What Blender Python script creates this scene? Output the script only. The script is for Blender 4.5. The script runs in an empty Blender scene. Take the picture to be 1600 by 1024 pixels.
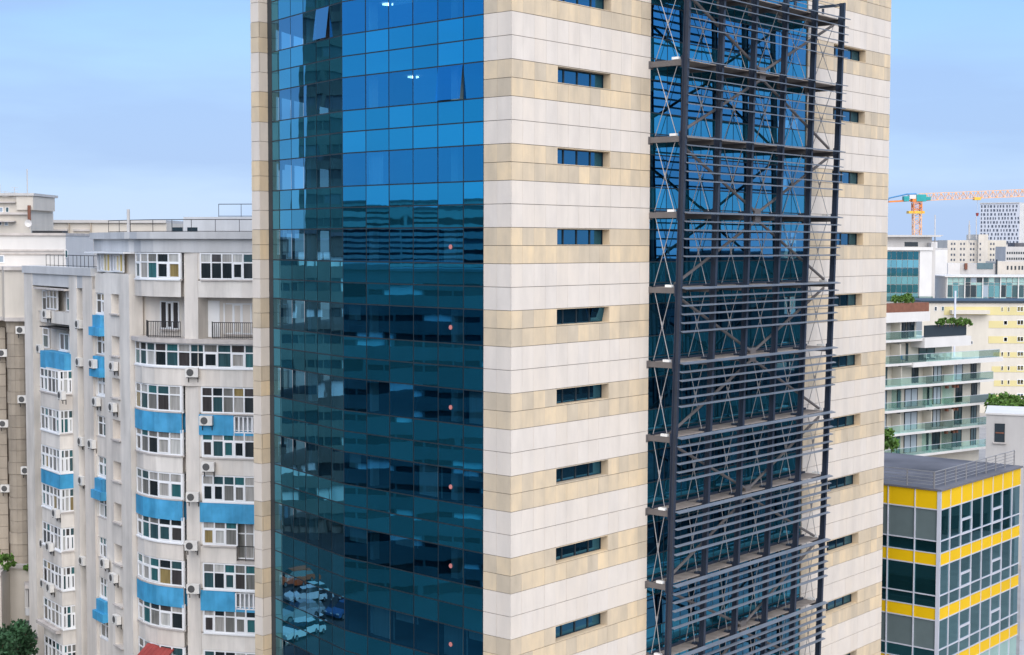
import bpy, bmesh, math, random
from mathutils import Vector, Matrix
random.seed(11)
S = bpy.context.scene
COL = S.collection
R = math.radians

# ------------------------------------------------------------------ camera, sky, sun, exposure
FPX, PITCH, ROLL, CZ = 2324.737, R(3.22814), R(-0.1262626), 0.8735
GZ = -31.5                                   # street level; heights are metres from the tower's reference floor
cam = bpy.data.cameras.new('camera'); camo = bpy.data.objects.new('camera', cam); COL.objects.link(camo)
cam.sensor_width = 36.0; cam.lens = FPX / 1600 * 36.0
cam.clip_start = 0.5; cam.clip_end = 9000
camo.matrix_world = Matrix.Translation((0, 0, CZ)) @ Matrix.Rotation(math.pi/2 - PITCH, 4, 'X') @ Matrix.Rotation(-ROLL, 4, 'Z')
S.camera = camo
SUN_AZ, SUN_EL = (0.24, -0.97), R(44)        # plan direction towards the sun, elevation
w = bpy.data.worlds.new('World'); S.world = w; w.use_nodes = True
wn, wl = w.node_tree.nodes, w.node_tree.links
bg = wn['Background']; bg.inputs['Strength'].default_value = 0.115
sky = wn.new('ShaderNodeTexSky'); sky.sky_type = 'NISHITA'; sky.sun_disc = False
sky.sun_elevation = SUN_EL; sky.sun_rotation = math.atan2(SUN_AZ[0], SUN_AZ[1])
sky.altitude = 100; sky.air_density = 1.0; sky.dust_density = 0.6; sky.ozone_density = 1.6
EXPO = 1.62
KS = bg.inputs['Strength'].default_value*2**EXPO
tc = wn.new('ShaderNodeTexCoord'); sx = wn.new('ShaderNodeSeparateXYZ'); wl.new(tc.outputs['Generated'], sx.inputs[0])
def wmap(sock, a, b, c, d):
    n_ = wn.new('ShaderNodeMapRange'); n_.inputs[1].default_value = a; n_.inputs[2].default_value = b; n_.inputs[3].default_value = c; n_.inputs[4].default_value = d; wl.new(sock, n_.inputs[0]); return n_.outputs[0]
def wmix(fac, a, b):
    n_ = wn.new('ShaderNodeMix'); n_.data_type = 'RGBA'; wl.new(fac, n_.inputs[0])
    for k_, v_ in ((6,a),(7,b)):
        if isinstance(v_, tuple): n_.inputs[k_].default_value = (v_[0]/KS, v_[1]/KS, v_[2]/KS, 1)
        else: wl.new(v_, n_.inputs[k_])
    return n_.outputs[2]
# summer haze: pale at the horizon, deeper blue upward, the same all the way round, over the clear-sky model
veil = wmix(wmap(sx.outputs[2], 0.0, 0.19, 0, 1), (.50,.665,.955), (.195,.445,.875))
base = wmix(wmap(sx.outputs[2], 0.05, 0.7, .93, .45), sky.outputs[0], veil)
mp = wn.new('ShaderNodeMapping'); mp.inputs['Scale'].default_value = (1.5, 1.5, 8.0); mp.inputs['Location'].default_value = (0.35, 0.1, 0.2)
wl.new(tc.outputs['Generated'], mp.inputs[0])
nz = wn.new('ShaderNodeTexNoise'); nz.inputs['Scale'].default_value = 2.0; nz.inputs['Detail'].default_value = 6; nz.inputs['Roughness'].default_value = 0.5
wl.new(mp.outputs[0], nz.inputs['Vector'])
out_ = wmix(wmap(nz.outputs[0], .44, .62, 0, .55), base, (.39,.555,.885))
wl.new(out_, bg.inputs['Color'])
sl = bpy.data.lights.new('sun', 'SUN'); sl.energy = 1.5; sl.angle = R(88); sl.color = (1.0, 0.91, 0.79)
so = bpy.data.objects.new('sun', sl); COL.objects.link(so)
so.rotation_euler = Vector((-SUN_AZ[0]*math.cos(SUN_EL), -SUN_AZ[1]*math.cos(SUN_EL), -math.sin(SUN_EL))).to_track_quat('-Z', 'Y').to_euler()
S.view_settings.view_transform = 'Standard'; S.view_settings.look = 'None'; S.view_settings.gamma = 1; S.view_settings.use_curve_mapping = False
S.view_settings.exposure = EXPO
S.render.engine = 'CYCLES'; S.cycles.max_bounces = 7; S.cycles.transparent_max_bounces = 12; S.cycles.glossy_bounces = 4; S.cycles.diffuse_bounces = 3
S.cycles.caustics_reflective = False; S.cycles.caustics_refractive = False

# ------------------------------------------------------------------ measuring helpers (photo pixel -> direction from the camera)
def ray(px, py):
    xr, yr = (px-800)/FPX, -(py-512)/FPX
    x = xr*math.cos(ROLL)+yr*math.sin(ROLL); y = -xr*math.sin(ROLL)+yr*math.cos(ROLL)
    return Vector((x, math.cos(PITCH)+y*math.sin(PITCH), -math.sin(PITCH)+y*math.cos(PITCH)))
def at(px, py, Y):
    r = ray(px, py); return r*(Y/r.y)+Vector((0, 0, CZ))
def P(px, Y, py=700):
    r = ray(px, py); return Vector((r.x*Y/r.y, Y))
def zat(py, Y): return at(800, py, Y).z
def in_frame(p, m=30):
    X, Y, Z = p[0], p[1], p[2]-CZ
    d = Y*math.cos(PITCH)-Z*math.sin(PITCH)
    if d <= 1: return False
    u = Y*math.sin(PITCH)+Z*math.cos(PITCH)
    a, b = 800+FPX*X/d, 512-FPX*u/d
    return -m < a < 1600+m and -m < b < 1024+m

class Fr:
    """vertical plane: s along D, e out of the plane towards the camera, z up"""
    def __init__(self, P0, D, N=None):
        self.P = Vector((P0[0], P0[1])); self.D = Vector((D[0], D[1])).normalized()
        n = Vector((self.D.y, -self.D.x))
        if N is not None:
            if n.dot(Vector((N[0], N[1]))) < 0: n = -n
        elif self.P.dot(n) > 0: n = -n
        self.N = n; self.rz = math.atan2(n.x, -n.y)
    def w(self, s, e, z):
        q = self.P+self.D*s+self.N*e; return Vector((q.x, q.y, z))
    def s(self, px, py=700):
        r = ray(px, py); D = self.D; det = -r.x*D.y+D.x*r.y
        return (r.x*self.P.y-r.y*self.P.x)/det
    def z(self, px, py):
        r = ray(px, py); q = self.P+self.D*self.s(px, py); return CZ+r.z*q.y/r.y

# ------------------------------------------------------------------ mesh and object helpers
WLOC = {}
class MB:
    def __init__(self): self.v = []; self.f = []
    def add(self, vs, fs):
        n = len(self.v); self.v += [Vector(a) for a in vs]; self.f += [[i+n for i in f] for f in fs]; return self
    def hexa(self, a):       # 8 corners: bottom ring, top ring
        return self.add(a, [(0,1,2,3),(7,6,5,4),(0,4,5,1),(1,5,6,2),(2,6,7,3),(3,7,4,0)])
    def box(self, fr, s0, s1, e0, e1, z0, z1):
        return self.hexa([fr.w(s,e,z) for z in (z0,z1) for s,e in ((s0,e0),(s1,e0),(s1,e1),(s0,e1))])
    def prism(self, pts, z0, z1):
        n = len(pts)
        return self.add([(p[0],p[1],z0) for p in pts]+[(p[0],p[1],z1) for p in pts],
            [list(range(n))[::-1], list(range(n, 2*n))]+[(i,(i+1)%n,(i+1)%n+n,i+n) for i in range(n)])
    def tube(self, p, q, r, n=6, r2=None):
        p, q = Vector(p), Vector(q); d = (q-p).normalized(); r2 = r if r2 is None else r2
        a = d.orthogonal().normalized(); b = d.cross(a)
        vs = [p+(a*math.cos(t)+b*math.sin(t))*r for t in [2*math.pi*i/n for i in range(n)]]+[q+(a*math.cos(t)+b*math.sin(t))*r2 for t in [2*math.pi*i/n for i in range(n)]]
        return self.add(vs, [list(range(n))[::-1], list(range(n,2*n))]+[(i,(i+1)%n,(i+1)%n+n,i+n) for i in range(n)])
    def beam(self, p, q, wd, ht, side=None):
        p, q = Vector(p), Vector(q); d = (q-p).normalized()
        sd = Vector(side) if side is not None else d.cross(Vector((0,0,1)))
        if sd.length < 1e-4: sd = Vector((1,0,0))
        sd = (sd-d*sd.dot(d)).normalized(); up = sd.cross(d)
        o = [(-1,-1),(1,-1),(1,1),(-1,1)]
        return self.hexa([c+sd*(a*wd/2)+up*(b*ht/2) for c in (p,q) for a,b in o])
    def strip(self, pts, z0, z1, th, n0):
        """a wall along a plan polyline, thickness th inwards (away from the n0 side)"""
        m = len(pts); inn = []
        for i, p in enumerate(pts):
            a = pts[max(i-1,0)]; b = pts[min(i+1,m-1)]; d = (Vector(b)-Vector(a)).normalized(); n = Vector((d.y,-d.x))
            if n.dot(Vector(n0)) < 0: n = -n
            inn.append(Vector(p)-n*th)
        for i in range(m-1):
            a,b,c,d = pts[i],pts[i+1],inn[i+1],inn[i]
            self.hexa([(q[0],q[1],z) for z in (z0,z1) for q in (a,b,c,d)])
        return self
    def mesh(self, name, mat, smooth=False, org=None):
        if org is None:
            lo = [min(v[i] for v in self.v) for i in range(3)]; hi = [max(v[i] for v in self.v) for i in range(3)]
            org = Vector([(lo[i]+hi[i])/2 for i in range(3)])
        me = bpy.data.meshes.new(name); me.from_pydata([v-org for v in self.v], [], self.f)
        bm = bmesh.new(); bm.from_mesh(me); bmesh.ops.recalc_face_normals(bm, faces=bm.faces); bm.to_mesh(me); bm.free()
        if smooth: me.polygons.foreach_set('use_smooth', [True]*len(me.polygons))
        if mat: me.materials.append(mat)
        return me, org
    def build(self, name, mat, parent=None, smooth=False):
        me, org = self.mesh(name, mat, smooth)
        return link(name, me, parent, org)
def link(name, me, parent, loc, rz=0, scale=None):
    o = bpy.data.objects.new(name, me); COL.objects.link(o); loc = Vector(loc)
    if parent is not None: o.parent = parent; o.location = loc-WLOC[parent.name]
    else: o.location = loc
    if rz: o.rotation_euler.z = rz
    if scale: o.scale = scale
    WLOC[o.name] = loc
    return o
def tag(o, label, cat, group=None):
    o['label'] = label; o['category'] = cat
    if group: o['group'] = group
    return o
def thing(name, label, cat, loc, group=None):
    o = bpy.data.objects.new(name, None); COL.objects.link(o); o.location = loc; o.empty_display_size = .5; WLOC[o.name] = Vector(loc)
    return tag(o, label, cat, group)
def kind(o, k): o['kind'] = k; return o
_shared = {}
def shared_box(name, mat, wd, dp, ht):
    k = (name, mat.name, round(wd,3), round(dp,3), round(ht,3))
    if k not in _shared:
        m = MB().hexa([(x,y,z) for z in (-ht/2,ht/2) for x,y in ((-wd/2,-dp/2),(wd/2,-dp/2),(wd/2,dp/2),(-wd/2,dp/2))])
        _shared[k] = m.mesh(name, mat, org=Vector((0,0,0)))[0]
    return _shared[k]
def fbox(name, mat, parent, fr, s0, s1, e0, e1, z0, z1):
    """box in a frame that shares mesh data with equal boxes"""
    return link(name, shared_box(name, mat, abs(s1-s0), abs(e1-e0), z1-z0), parent, fr.w((s0+s1)/2,(e0+e1)/2,(z0+z1)/2), fr.rz)

# ------------------------------------------------------------------ materials
def nt(name):
    m = bpy.data.materials.new(name); m.use_nodes = True
    return m, m.node_tree.nodes, m.node_tree.links, m.node_tree.nodes['Principled BSDF']
def rnd_node(N, L):
    oi = N.new('ShaderNodeObjectInfo'); g = N.new('ShaderNodeNewGeometry'); a = N.new('ShaderNodeMath'); a.operation = 'ADD'
    L.new(oi.outputs['Random'], a.inputs[0]); L.new(g.outputs['Random Per Island'], a.inputs[1])
    fr = N.new('ShaderNodeMath'); fr.operation = 'FRACT'; L.new(a.outputs[0], fr.inputs[0]); return fr
def M(name, col, rough=.75, var=.12, scale=.6, metal=0.0, streak=0.0, rnd=0.0, spec=.35, bump=0.0, bscale=8, detail=4, tint=None, stretch=(1,1,1)):
    m, N, L, b = nt(name)
    b.inputs['Roughness'].default_value = rough; b.inputs['Metallic'].default_value = metal; b.inputs['Specular IOR Level'].default_value = spec
    g = N.new('ShaderNodeNewGeometry'); mpn = N.new('ShaderNodeMapping'); mpn.inputs['Scale'].default_value = stretch; L.new(g.outputs['Position'], mpn.inputs[0])
    n = N.new('ShaderNodeTexNoise'); n.inputs['Scale'].default_value = scale; n.inputs['Detail'].default_value = detail; L.new(mpn.outputs[0], n.inputs['Vector'])
    mr = N.new('ShaderNodeMapRange'); mr.inputs[1].default_value = .25; mr.inputs[2].default_value = .75; mr.inputs[3].default_value = 1-var; mr.inputs[4].default_value = 1+var
    L.new(n.outputs[0], mr.inputs[0]); val = mr.outputs[0]
    def mul(v, o):
        q = N.new('ShaderNodeMath'); q.operation = 'MULTIPLY'; L.new(v, q.inputs[0]); L.new(o, q.inputs[1]); return q.outputs[0]
    if streak:
        mp2 = N.new('ShaderNodeMapping'); mp2.inputs['Scale'].default_value = (1.0,1.0,.11); L.new(g.outputs['Position'], mp2.inputs[0])
        n2 = N.new('ShaderNodeTexNoise'); n2.inputs['Scale'].default_value = 1.0; n2.inputs['Detail'].default_value = 6; n2.inputs['Roughness'].default_value = .65; L.new(mp2.outputs[0], n2.inputs['Vector'])
        m2 = N.new('ShaderNodeMapRange'); m2.inputs[1].default_value = .42; m2.inputs[2].default_value = .72; m2.inputs[3].default_value = 1; m2.inputs[4].default_value = 1-streak
        L.new(n2.outputs[0], m2.inputs[0]); val = mul(val, m2.outputs[0])
    if rnd:
        f = rnd_node(N, L); m3 = N.new('ShaderNodeMapRange'); m3.inputs[3].default_value = 1-rnd; m3.inputs[4].default_value = 1+rnd
        L.new(f.outputs[0], m3.inputs[0]); val = mul(val, m3.outputs[0])
    vm = N.new('ShaderNodeVectorMath'); vm.operation = 'SCALE'
    if tint is not None:      # a second colour mixed in patches and per piece
        mt = N.new('ShaderNodeMix'); mt.data_type = 'RGBA'; mt.inputs[6].default_value = (*col,1); mt.inputs[7].default_value = (*tint,1)
        f = rnd_node(N, L); q = N.new('ShaderNodeMath'); q.operation = 'MULTIPLY'; L.new(f.outputs[0], q.inputs[0]); L.new(n.outputs[0], q.inputs[1]); L.new(q.outputs[0], mt.inputs[0])
        L.new(mt.outputs[2], vm.inputs[0])
    else: vm.inputs[0].default_value = col
    L.new(val, vm.inputs['Scale']); L.new(vm.outputs[0], b.inputs['Base Color'])
    if bump:
        nb = N.new('ShaderNodeTexNoise'); nb.inputs['Scale'].default_value = bscale; nb.inputs['Detail'].default_value = 5; L.new(g.outputs['Position'], nb.inputs['Vector'])
        bp = N.new('ShaderNodeBump'); bp.inputs['Strength'].default_value = bump; bp.inputs['Distance'].default_value = .03; L.new(nb.outputs[0], bp.inputs['Height']); L.new(bp.outputs[0], b.inputs['Normal'])
    return m
def coated_glass(name, refl, graze, body, see=0.0, wave=.0016, wscale=.6):
    """sun-control glass: tinted mirror coat over either a clear tinted pane or an opaque back-painted one"""
    m, N, L, b = nt(name); out = N['Material Output']; N.remove(b)
    lw = N.new('ShaderNodeLayerWeight'); lw.inputs['Blend'].default_value = .5
    pw = N.new('ShaderNodeMath'); pw.operation = 'POWER'; pw.inputs[1].default_value = 2.5; L.new(lw.outputs['Facing'], pw.inputs[0])
    mxc = N.new('ShaderNodeMix'); mxc.data_type = 'RGBA'; mxc.inputs[6].default_value = (*refl,1); mxc.inputs[7].default_value = (*graze,1); L.new(pw.outputs[0], mxc.inputs[0])
    g = N.new('ShaderNodeNewGeometry'); oi = N.new('ShaderNodeObjectInfo')
    ad = N.new('ShaderNodeVectorMath'); ad.operation = 'ADD'; sc = N.new('ShaderNodeVectorMath'); sc.operation = 'SCALE'; sc.inputs['Scale'].default_value = 37.0
    cmb = N.new('ShaderNodeCombineXYZ'); L.new(oi.outputs['Random'], cmb.inputs[0]); L.new(cmb.outputs[0], sc.inputs[0]); L.new(g.outputs['Position'], ad.inputs[0]); L.new(sc.outputs[0], ad.inputs[1])
    nb = N.new('ShaderNodeTexNoise'); nb.inputs['Scale'].default_value = wscale; nb.inputs['Detail'].default_value = 2.0; L.new(ad.outputs[0], nb.inputs['Vector'])
    bp = N.new('ShaderNodeBump'); bp.inputs['Strength'].default_value = 1.0; bp.inputs['Distance'].default_value = wave; L.new(nb.outputs[0], bp.inputs['Height'])
    gl = N.new('ShaderNodeBsdfGlossy'); gl.inputs['Roughness'].default_value = .012; tv = N.new('ShaderNodeMath'); tv.operation = 'MULTIPLY_ADD'; tv.inputs[1].default_value = .22; tv.inputs[2].default_value = .87; L.new(oi.outputs['Random'], tv.inputs[0])
    tm = N.new('ShaderNodeVectorMath'); tm.operation = 'SCALE'; L.new(mxc.outputs[2], tm.inputs[0]); L.new(tv.outputs[0], tm.inputs['Scale']); L.new(tm.outputs[0], gl.inputs['Color']); L.new(bp.outputs[0], gl.inputs['Normal'])
    ps = N.new('ShaderNodeMath'); ps.operation = 'MULTIPLY_ADD'; ps.inputs[1].default_value = .5; ps.inputs[2].default_value = .75; L.new(oi.outputs['Random'], ps.inputs[0])
    vs = N.new('ShaderNodeVectorMath'); vs.operation = 'SCALE'; vs.inputs[0].default_value = body; L.new(ps.outputs[0], vs.inputs['Scale'])
    bd = N.new('ShaderNodeBsdfTransparent' if see else 'ShaderNodeBsdfDiffuse'); L.new(vs.outputs[0], bd.inputs['Color'])
    ash = N.new('ShaderNodeAddShader'); L.new(gl.outputs[0], ash.inputs[0]); L.new(bd.outputs[0], ash.inputs[1]); L.new(ash.outputs[0], out.inputs['Surface'])
    return m
def window_glass(name, stops, rough=.06, folds=.25):
    """small-pane glass with whatever hangs behind it: colour picked per pane"""
    m, N, L, b = nt(name); b.inputs['Roughness'].default_value = rough; b.inputs['Specular IOR Level'].default_value = .6
    f = rnd_node(N, L); rp = N.new('ShaderNodeValToRGB'); rp.color_ramp.interpolation = 'CONSTANT'; el = rp.color_ramp.elements
    while len(el) < len(stops): el.new(.5)
    for e_, (p_, c_) in zip(el, stops): e_.position = p_; e_.color = (*c_, 1)
    L.new(f.outputs[0], rp.inputs[0])
    g = N.new('ShaderNodeNewGeometry'); mpn = N.new('ShaderNodeMapping'); mpn.inputs['Scale'].default_value = (5,5,.35); L.new(g.outputs['Position'], mpn.inputs[0])
    n = N.new('ShaderNodeTexNoise'); n.inputs['Scale'].default_value = 1.3; n.inputs['Detail'].default_value = 3; L.new(mpn.outputs[0], n.inputs['Vector'])
    mr = N.new('ShaderNodeMapRange'); mr.inputs[1].default_value = .3; mr.inputs[2].default_value = .7; mr.inputs[3].default_value = 1-folds; mr.inputs[4].default_value = 1+folds; L.new(n.outputs[0], mr.inputs[0])
    vm = N.new('ShaderNodeVectorMath'); vm.operation = 'SCALE'; L.new(rp.outputs[0], vm.inputs[0]); L.new(mr.outputs[0], vm.inputs['Scale']); L.new(vm.outputs[0], b.inputs['Base Color'])
    return m
m_pale = M('pale_limestone', (.68,.615,.545), .7, .07, 1.4, rnd=.035, streak=.10, tint=(.62,.54,.45), stretch=(1,1,.5), bump=.15, bscale=14)
m_tan = M('tan_limestone', (.57,.48,.36), .7, .10, 1.6, rnd=.09, streak=.12, tint=(.68,.51,.30), stretch=(1,1,.5), bump=.15, bscale=14)
m_joint = M('joint_backing', (.26,.21,.175), .9)
m_mull = M('dark_mullion', (.022,.034,.044), .45)
m_vis = coated_glass('vision_glass', (.002,.215,.46), (.46,.52,.40), (.09,.20,.25), see=1)
m_span = coated_glass('spandrel_glass', (.002,.275,.52), (.42,.54,.36), (.003,.026,.038))
m_slot = coated_glass('slot_window_glass', (.015,.15,.29), (.35,.45,.5), (.004,.011,.017))
m_room = M('office_interior', (.22,.24,.25), .9)
m_floor = M('office_floor_slab', (.16,.16,.16), .9)
m_blind = M('fabric_blind', (.55,.56,.55), .9, .1, 2, stretch=(6,6,.2))
m_rcol = M('interior_column', (.75,.77,.76), .8)
m_red = M('red_disc', (.55,.20,.18), .6)
m_steel = M('slate_blue_steel', (.024,.033,.054), .42, .15, 1.5, spec=.5)
m_beam = M('warm_grey_steel', (.13,.118,.115), .5, .15, 1.2, spec=.45)
m_louv = M('blue_grey_louvre', (.16,.19,.235), .42, .10, .8, spec=.5, rnd=.06)
m_deck = M('weathered_grating', (.27,.235,.21), .85, .25, 2.2)
m_rod = M('galvanised_rod', (.34,.33,.33), .45, .1, 1, metal=.3)
m_lamp = M('white_fitting', (.8,.8,.78), .5)
m_plas = M('white_render', (.74,.70,.645), .9, .15, .45, streak=.26, tint=(.62,.55,.48), bump=.2, bscale=6)
m_plas2 = M('grey_render', (.54,.545,.55), .9, .08, .4, streak=.15)
m_stone2 = M('weathered_sill', (.50,.46,.43), .9, .2, 1.5)
m_blue = M('blue_paint', (.05,.33,.58), .75, .2, 1.1, streak=.38, tint=(.10,.36,.60))
m_frame = M('white_window_frame', (.78,.79,.80), .5, .05)
m_win = window_glass('apartment_glass', [(0,(.015,.022,.026)),(.20,(.03,.075,.085)),(.36,(.16,.16,.15)),(.54,(.03,.12,.13)),(.64,(.34,.33,.31)),(.80,(.45,.45,.43)),(.89,(.05,.045,.045)),(.975,(.25,.19,.08))])
m_curt = window_glass('yellow_curtain_glass', [(0,(.75,.56,.20)),(.35,(.5,.5,.52)),(.6,(.7,.6,.36)),(.85,(.25,.25,.28))])
m_ac = M('ac_casing', (.70,.68,.64), .6, .1, 3)
m_grille = M('fan_grille_grey', (.09,.09,.09), .6)
m_black = M('black_metal', (.02,.02,.022), .5)
m_beige = M('beige_render', (.50,.42,.33), .9, .1, .5, streak=.22)
m_beige2 = M('pale_beige_render', (.60,.55,.48), .9, .08, .3, streak=.12)
m_stile = M('beige_stone', (.38,.325,.26), .85, .12, 1.2, streak=.2, rnd=.08)
m_white = M('white_facade', (.66,.64,.615), .85, .06, .3, streak=.06)
m_roof = M('grey_roof_membrane', (.13,.13,.145), .9, .42, .25, detail=6)
m_trim = M('pale_aluminium', (.55,.57,.64), .4, .05, 1, spec=.5)
m_yel = M('yellow_panel', (.80,.50,.004), .45, .05, .5, rnd=.03)
m_ygl = coated_glass('green_office_glass', (.06,.20,.22), (.55,.62,.66), (.004,.02,.024))
m_yblind = M('drawn_grey_blind', (.12,.16,.165), .6, .05, 2)
m_gwin2 = M('pale_drawn_screen', (.42,.47,.52), .5, .05)
m_blindp = m_gwin2
m_cream = M('cream_render', (.60,.555,.475), .9, .06, .3, streak=.08)
m_ystripe = M('yellow_render', (.60,.52,.26), .9, .06, .3)
m_gwin = window_glass('far_window_glass', [(0,(.02,.035,.045)),(.4,(.04,.09,.10)),(.7,(.10,.16,.18)),(.88,(.30,.36,.42))], .1, .1)
m_rail = coated_glass('clear_glass_balustrade', (.05,.08,.08), (.20,.27,.27), (.70,.80,.78), see=1)
m_palegr = M('pale_green_glazing', (.30,.47,.44), .15, .08, .6, spec=.7)
m_teal = coated_glass('teal_office_glass', (.25,.42,.46), (.6,.7,.72), (.02,.10,.10))
m_grey = M('pale_concrete', (.52,.50,.48), .9, .1, .2, streak=.1)
m_brick = M('brown_planter', (.20,.085,.055), .85, .2, 2)
m_leaf = M('leaf_green', (.085,.17,.03), .7, .3, 1.2, rnd=.45)
m_leafd = M('dark_leaf_green', (.03,.082,.035), .7, .3, 1.2, rnd=.45)
m_bark = M('bark', (.09,.06,.04), .9)
m_asph = M('asphalt', (.05,.05,.052), .9, .2, .4)
m_pave = M('pavement', (.33,.31,.29), .9, .15, .5)
m_line = M('road_paint', (.75,.75,.72), .7)
m_red2 = M('red_metal_roof', (.33,.055,.045), .55, .15, 1.2, streak=.2)
m_farw = M('far_window', (.085,.10,.13), .4)
m_crw = M('white_crane_paint', (.76,.42,.22), .5); m_cro = M('orange_crane_paint', (.70,.22,.04), .5); m_crt = M('teal_crane_paint', (.02,.32,.32), .5); m_cry = M('yellow_crane_paint', (.75,.45,.05), .5); m_crb = M('blue_crane_paint', (.05,.22,.45), .5)
m_tyre = M('tyre_rubber', (.02,.02,.02), .8); m_rim = M('alloy_rim', (.5,.5,.5), .3, metal=.8)

# ------------------------------------------------------------------ ground
V2 = lambda x, y: Vector((x, y))
flat = Fr((0,0), (1,0), (0,-1))
def sheet(name, mat, x0, x1, y0, y1, z, k='structure'):
    o = MB().hexa([(x,y,zz) for zz in (z-.3,z) for x,y in ((x0,y0),(x1,y0),(x1,y1),(x0,y1))]).build(name, mat); return kind(o, k)
sheet('ground', m_pave, -2500, 2500, -900, 3500, GZ)

# ------------------------------------------------------------------ office tower
H = 3.6; TAN = 1.575; WM = 2.5875
C0 = V2(-.0294, 64.1396); A0 = R(49.7839)
DR = V2(math.cos(A0), math.sin(A0)); DL = V2(-math.sin(A0), math.cos(A0))
FRR = Fr(C0, DR)                               # striped stone face with the steel screen
FLL = Fr(C0, DL)                               # end strip of stone beside the curved glass
GRp = C0+DL*1.6; FOLD = V2(-8.0875, 71.7187); JN = V2(-12.845, 78.657)
FG1 = Fr(GRp, FOLD-GRp); FG2 = Fr(FOLD, JN-FOLD)
RIDGE = P(408.6, 78.2); LEDGE = RIDGE+DL*.64
FP1 = Fr(RIDGE, DL); FP2 = Fr(RIDGE, JN-RIDGE, (.3,-1))
LEN = 35.70; R0, R1 = 10.31, 25.55
I0, I1 = -5, 8                                 # floors, counted downwards
RE = C0+DR*LEN
tower = thing('office_tower', 'tall striped limestone office tower with curved blue glass front, filling the middle of the view', 'office tower', (4, 76, GZ))

back = [RE-FRR.N*22, LEDGE+V2(4,14)]
def inset(pts, d):
    n = len(pts); out = []
    for i in range(n):
        a, b, c = pts[i-1], pts[i], pts[(i+1)%n]
        d1, d2 = (b-a).normalized(), (c-b).normalized(); n1, n2 = V2(-d1.y,d1.x), V2(-d2.y,d2.x)
        m = (n1+n2); out.append(b+m*(d/max(.35, (1+n1.dot(n2)))))
    return out
rec = .10
outline = [C0, C0+DR*R0, C0+DR*R0-FRR.N*rec, C0+DR*R1-FRR.N*rec, C0+DR*R1, RE]+back+[LEDGE, RIDGE, JN, FOLD, GRp]
slabp = inset(outline, .12)
core = inset([C0+DR*.4, RE]+back+[LEDGE, JN, FOLD, GRp], 5.0)
MB().prism(core, GZ, 21.6).build('core_wall', m_room, tower)
sm = MB(); se = MB()
for i in range(I0-1, I1+1):
    z0 = -H*i+TAN+.02
    sm.prism(slabp, z0, z0+H-TAN-.04)
sm.build('floor_slab', m_floor, tower)
MB().prism(inset(outline, .3), GZ, -H*(I1+1)+TAN+H-TAN-.1).build('base_wall', m_grey, tower)
# masonry behind the stone, with window openings
WINS = [(3.132, 7.12), (28.5, 32.5)]
wm = MB()
ZT, ZB = -H*I0+H, -H*I1
for a, b, ws in ((0.06, R0, WINS[0]), (R1, LEN-.06, WINS[1])):
    for i in range(I0, I1+1):
        z = -H*i
        wm.box(FRR, a, b, -.6, -.056, z, z+TAN/2)
        wm.box(FRR, a, b, -.6, -.056, z+TAN, z+H)
        wm.box(FRR, a, ws[0], -.6, -.056, z+TAN/2, z+TAN)
        wm.box(FRR, ws[1], b, -.6, -.056, z+TAN/2, z+TAN)
wm.box(FLL, .062, 1.6, -.6, -.056, ZB, ZT)
wm.prism([p for p in (RIDGE-FP1.N*.056, LEDGE-FP1.N*.056, LEDGE+V2(.7,.9), JN+V2(.35,.55), JN-FP2.N*.056)], ZB, ZT)
wm.build('masonry_wall', m_joint, tower)

# stone panels
items = []
def panel_row(fr, cuts, z0, z1, pale, skip=None):
    for a, b in zip(cuts, cuts[1:]):
        if skip and a > skip[0]-.05 and b < skip[1]+.05: continue
        c = fr.w((a+b)/2, -.025, (z0+z1)/2)
        items.append((pale, in_frame(c), c.length, fr, a+.004, b-.004, z0+.012, z1-.012))
cl = [0.0]+[.74+.7975*k for k in range(13)]; cl[-1] = R0
cr = [R1, 26.1, 26.9, 27.7, 28.5, 29.3, 30.1, 30.9, 31.7, 32.5, 33.3, 34.1, 34.9, LEN]
for i in range(I0, I1+1):
    z = -H*i
    for a, b, pale in ((0, TAN/2, 0), (TAN/2, TAN, 0), (TAN, WM, 1), (WM, H, 1)):
        hole = a == TAN/2
        panel_row(FRR, cl, z+a, z+b, pale, WINS[0] if hole else None)
        panel_row(FRR, cr, z+a, z+b, pale, WINS[1] if hole else None)
        panel_row(FLL, [.05, .83, 1.6], z+a, z+b, pale)
        panel_row(FP1, [0.0, .64], z+a, z+b, pale)
        panel_row(FP2, [.0, (JN-RIDGE).length], z+a, z+b, pale)
items.sort(key=lambda t: (not t[1], t[2]))
for pale, nm, mat in ((1, 'pale_stone_panel', m_pale), (0, 'tan_stone_panel', m_tan)):
    rest = MB()
    for k, (p_, vis, d_, fr, a, b, z0, z1) in enumerate([t for t in items if t[0] == pale]):
        j = random.uniform(-.004, .004)
        if k < 300: fbox(nm, mat, tower, fr, a, b, -.05+j, j, z0, z1)
        else: rest.box(fr, a, b, -.05+j, j, z0, z1)
    kind(rest.build('stone_panels', mat, tower), 'stuff')

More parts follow.
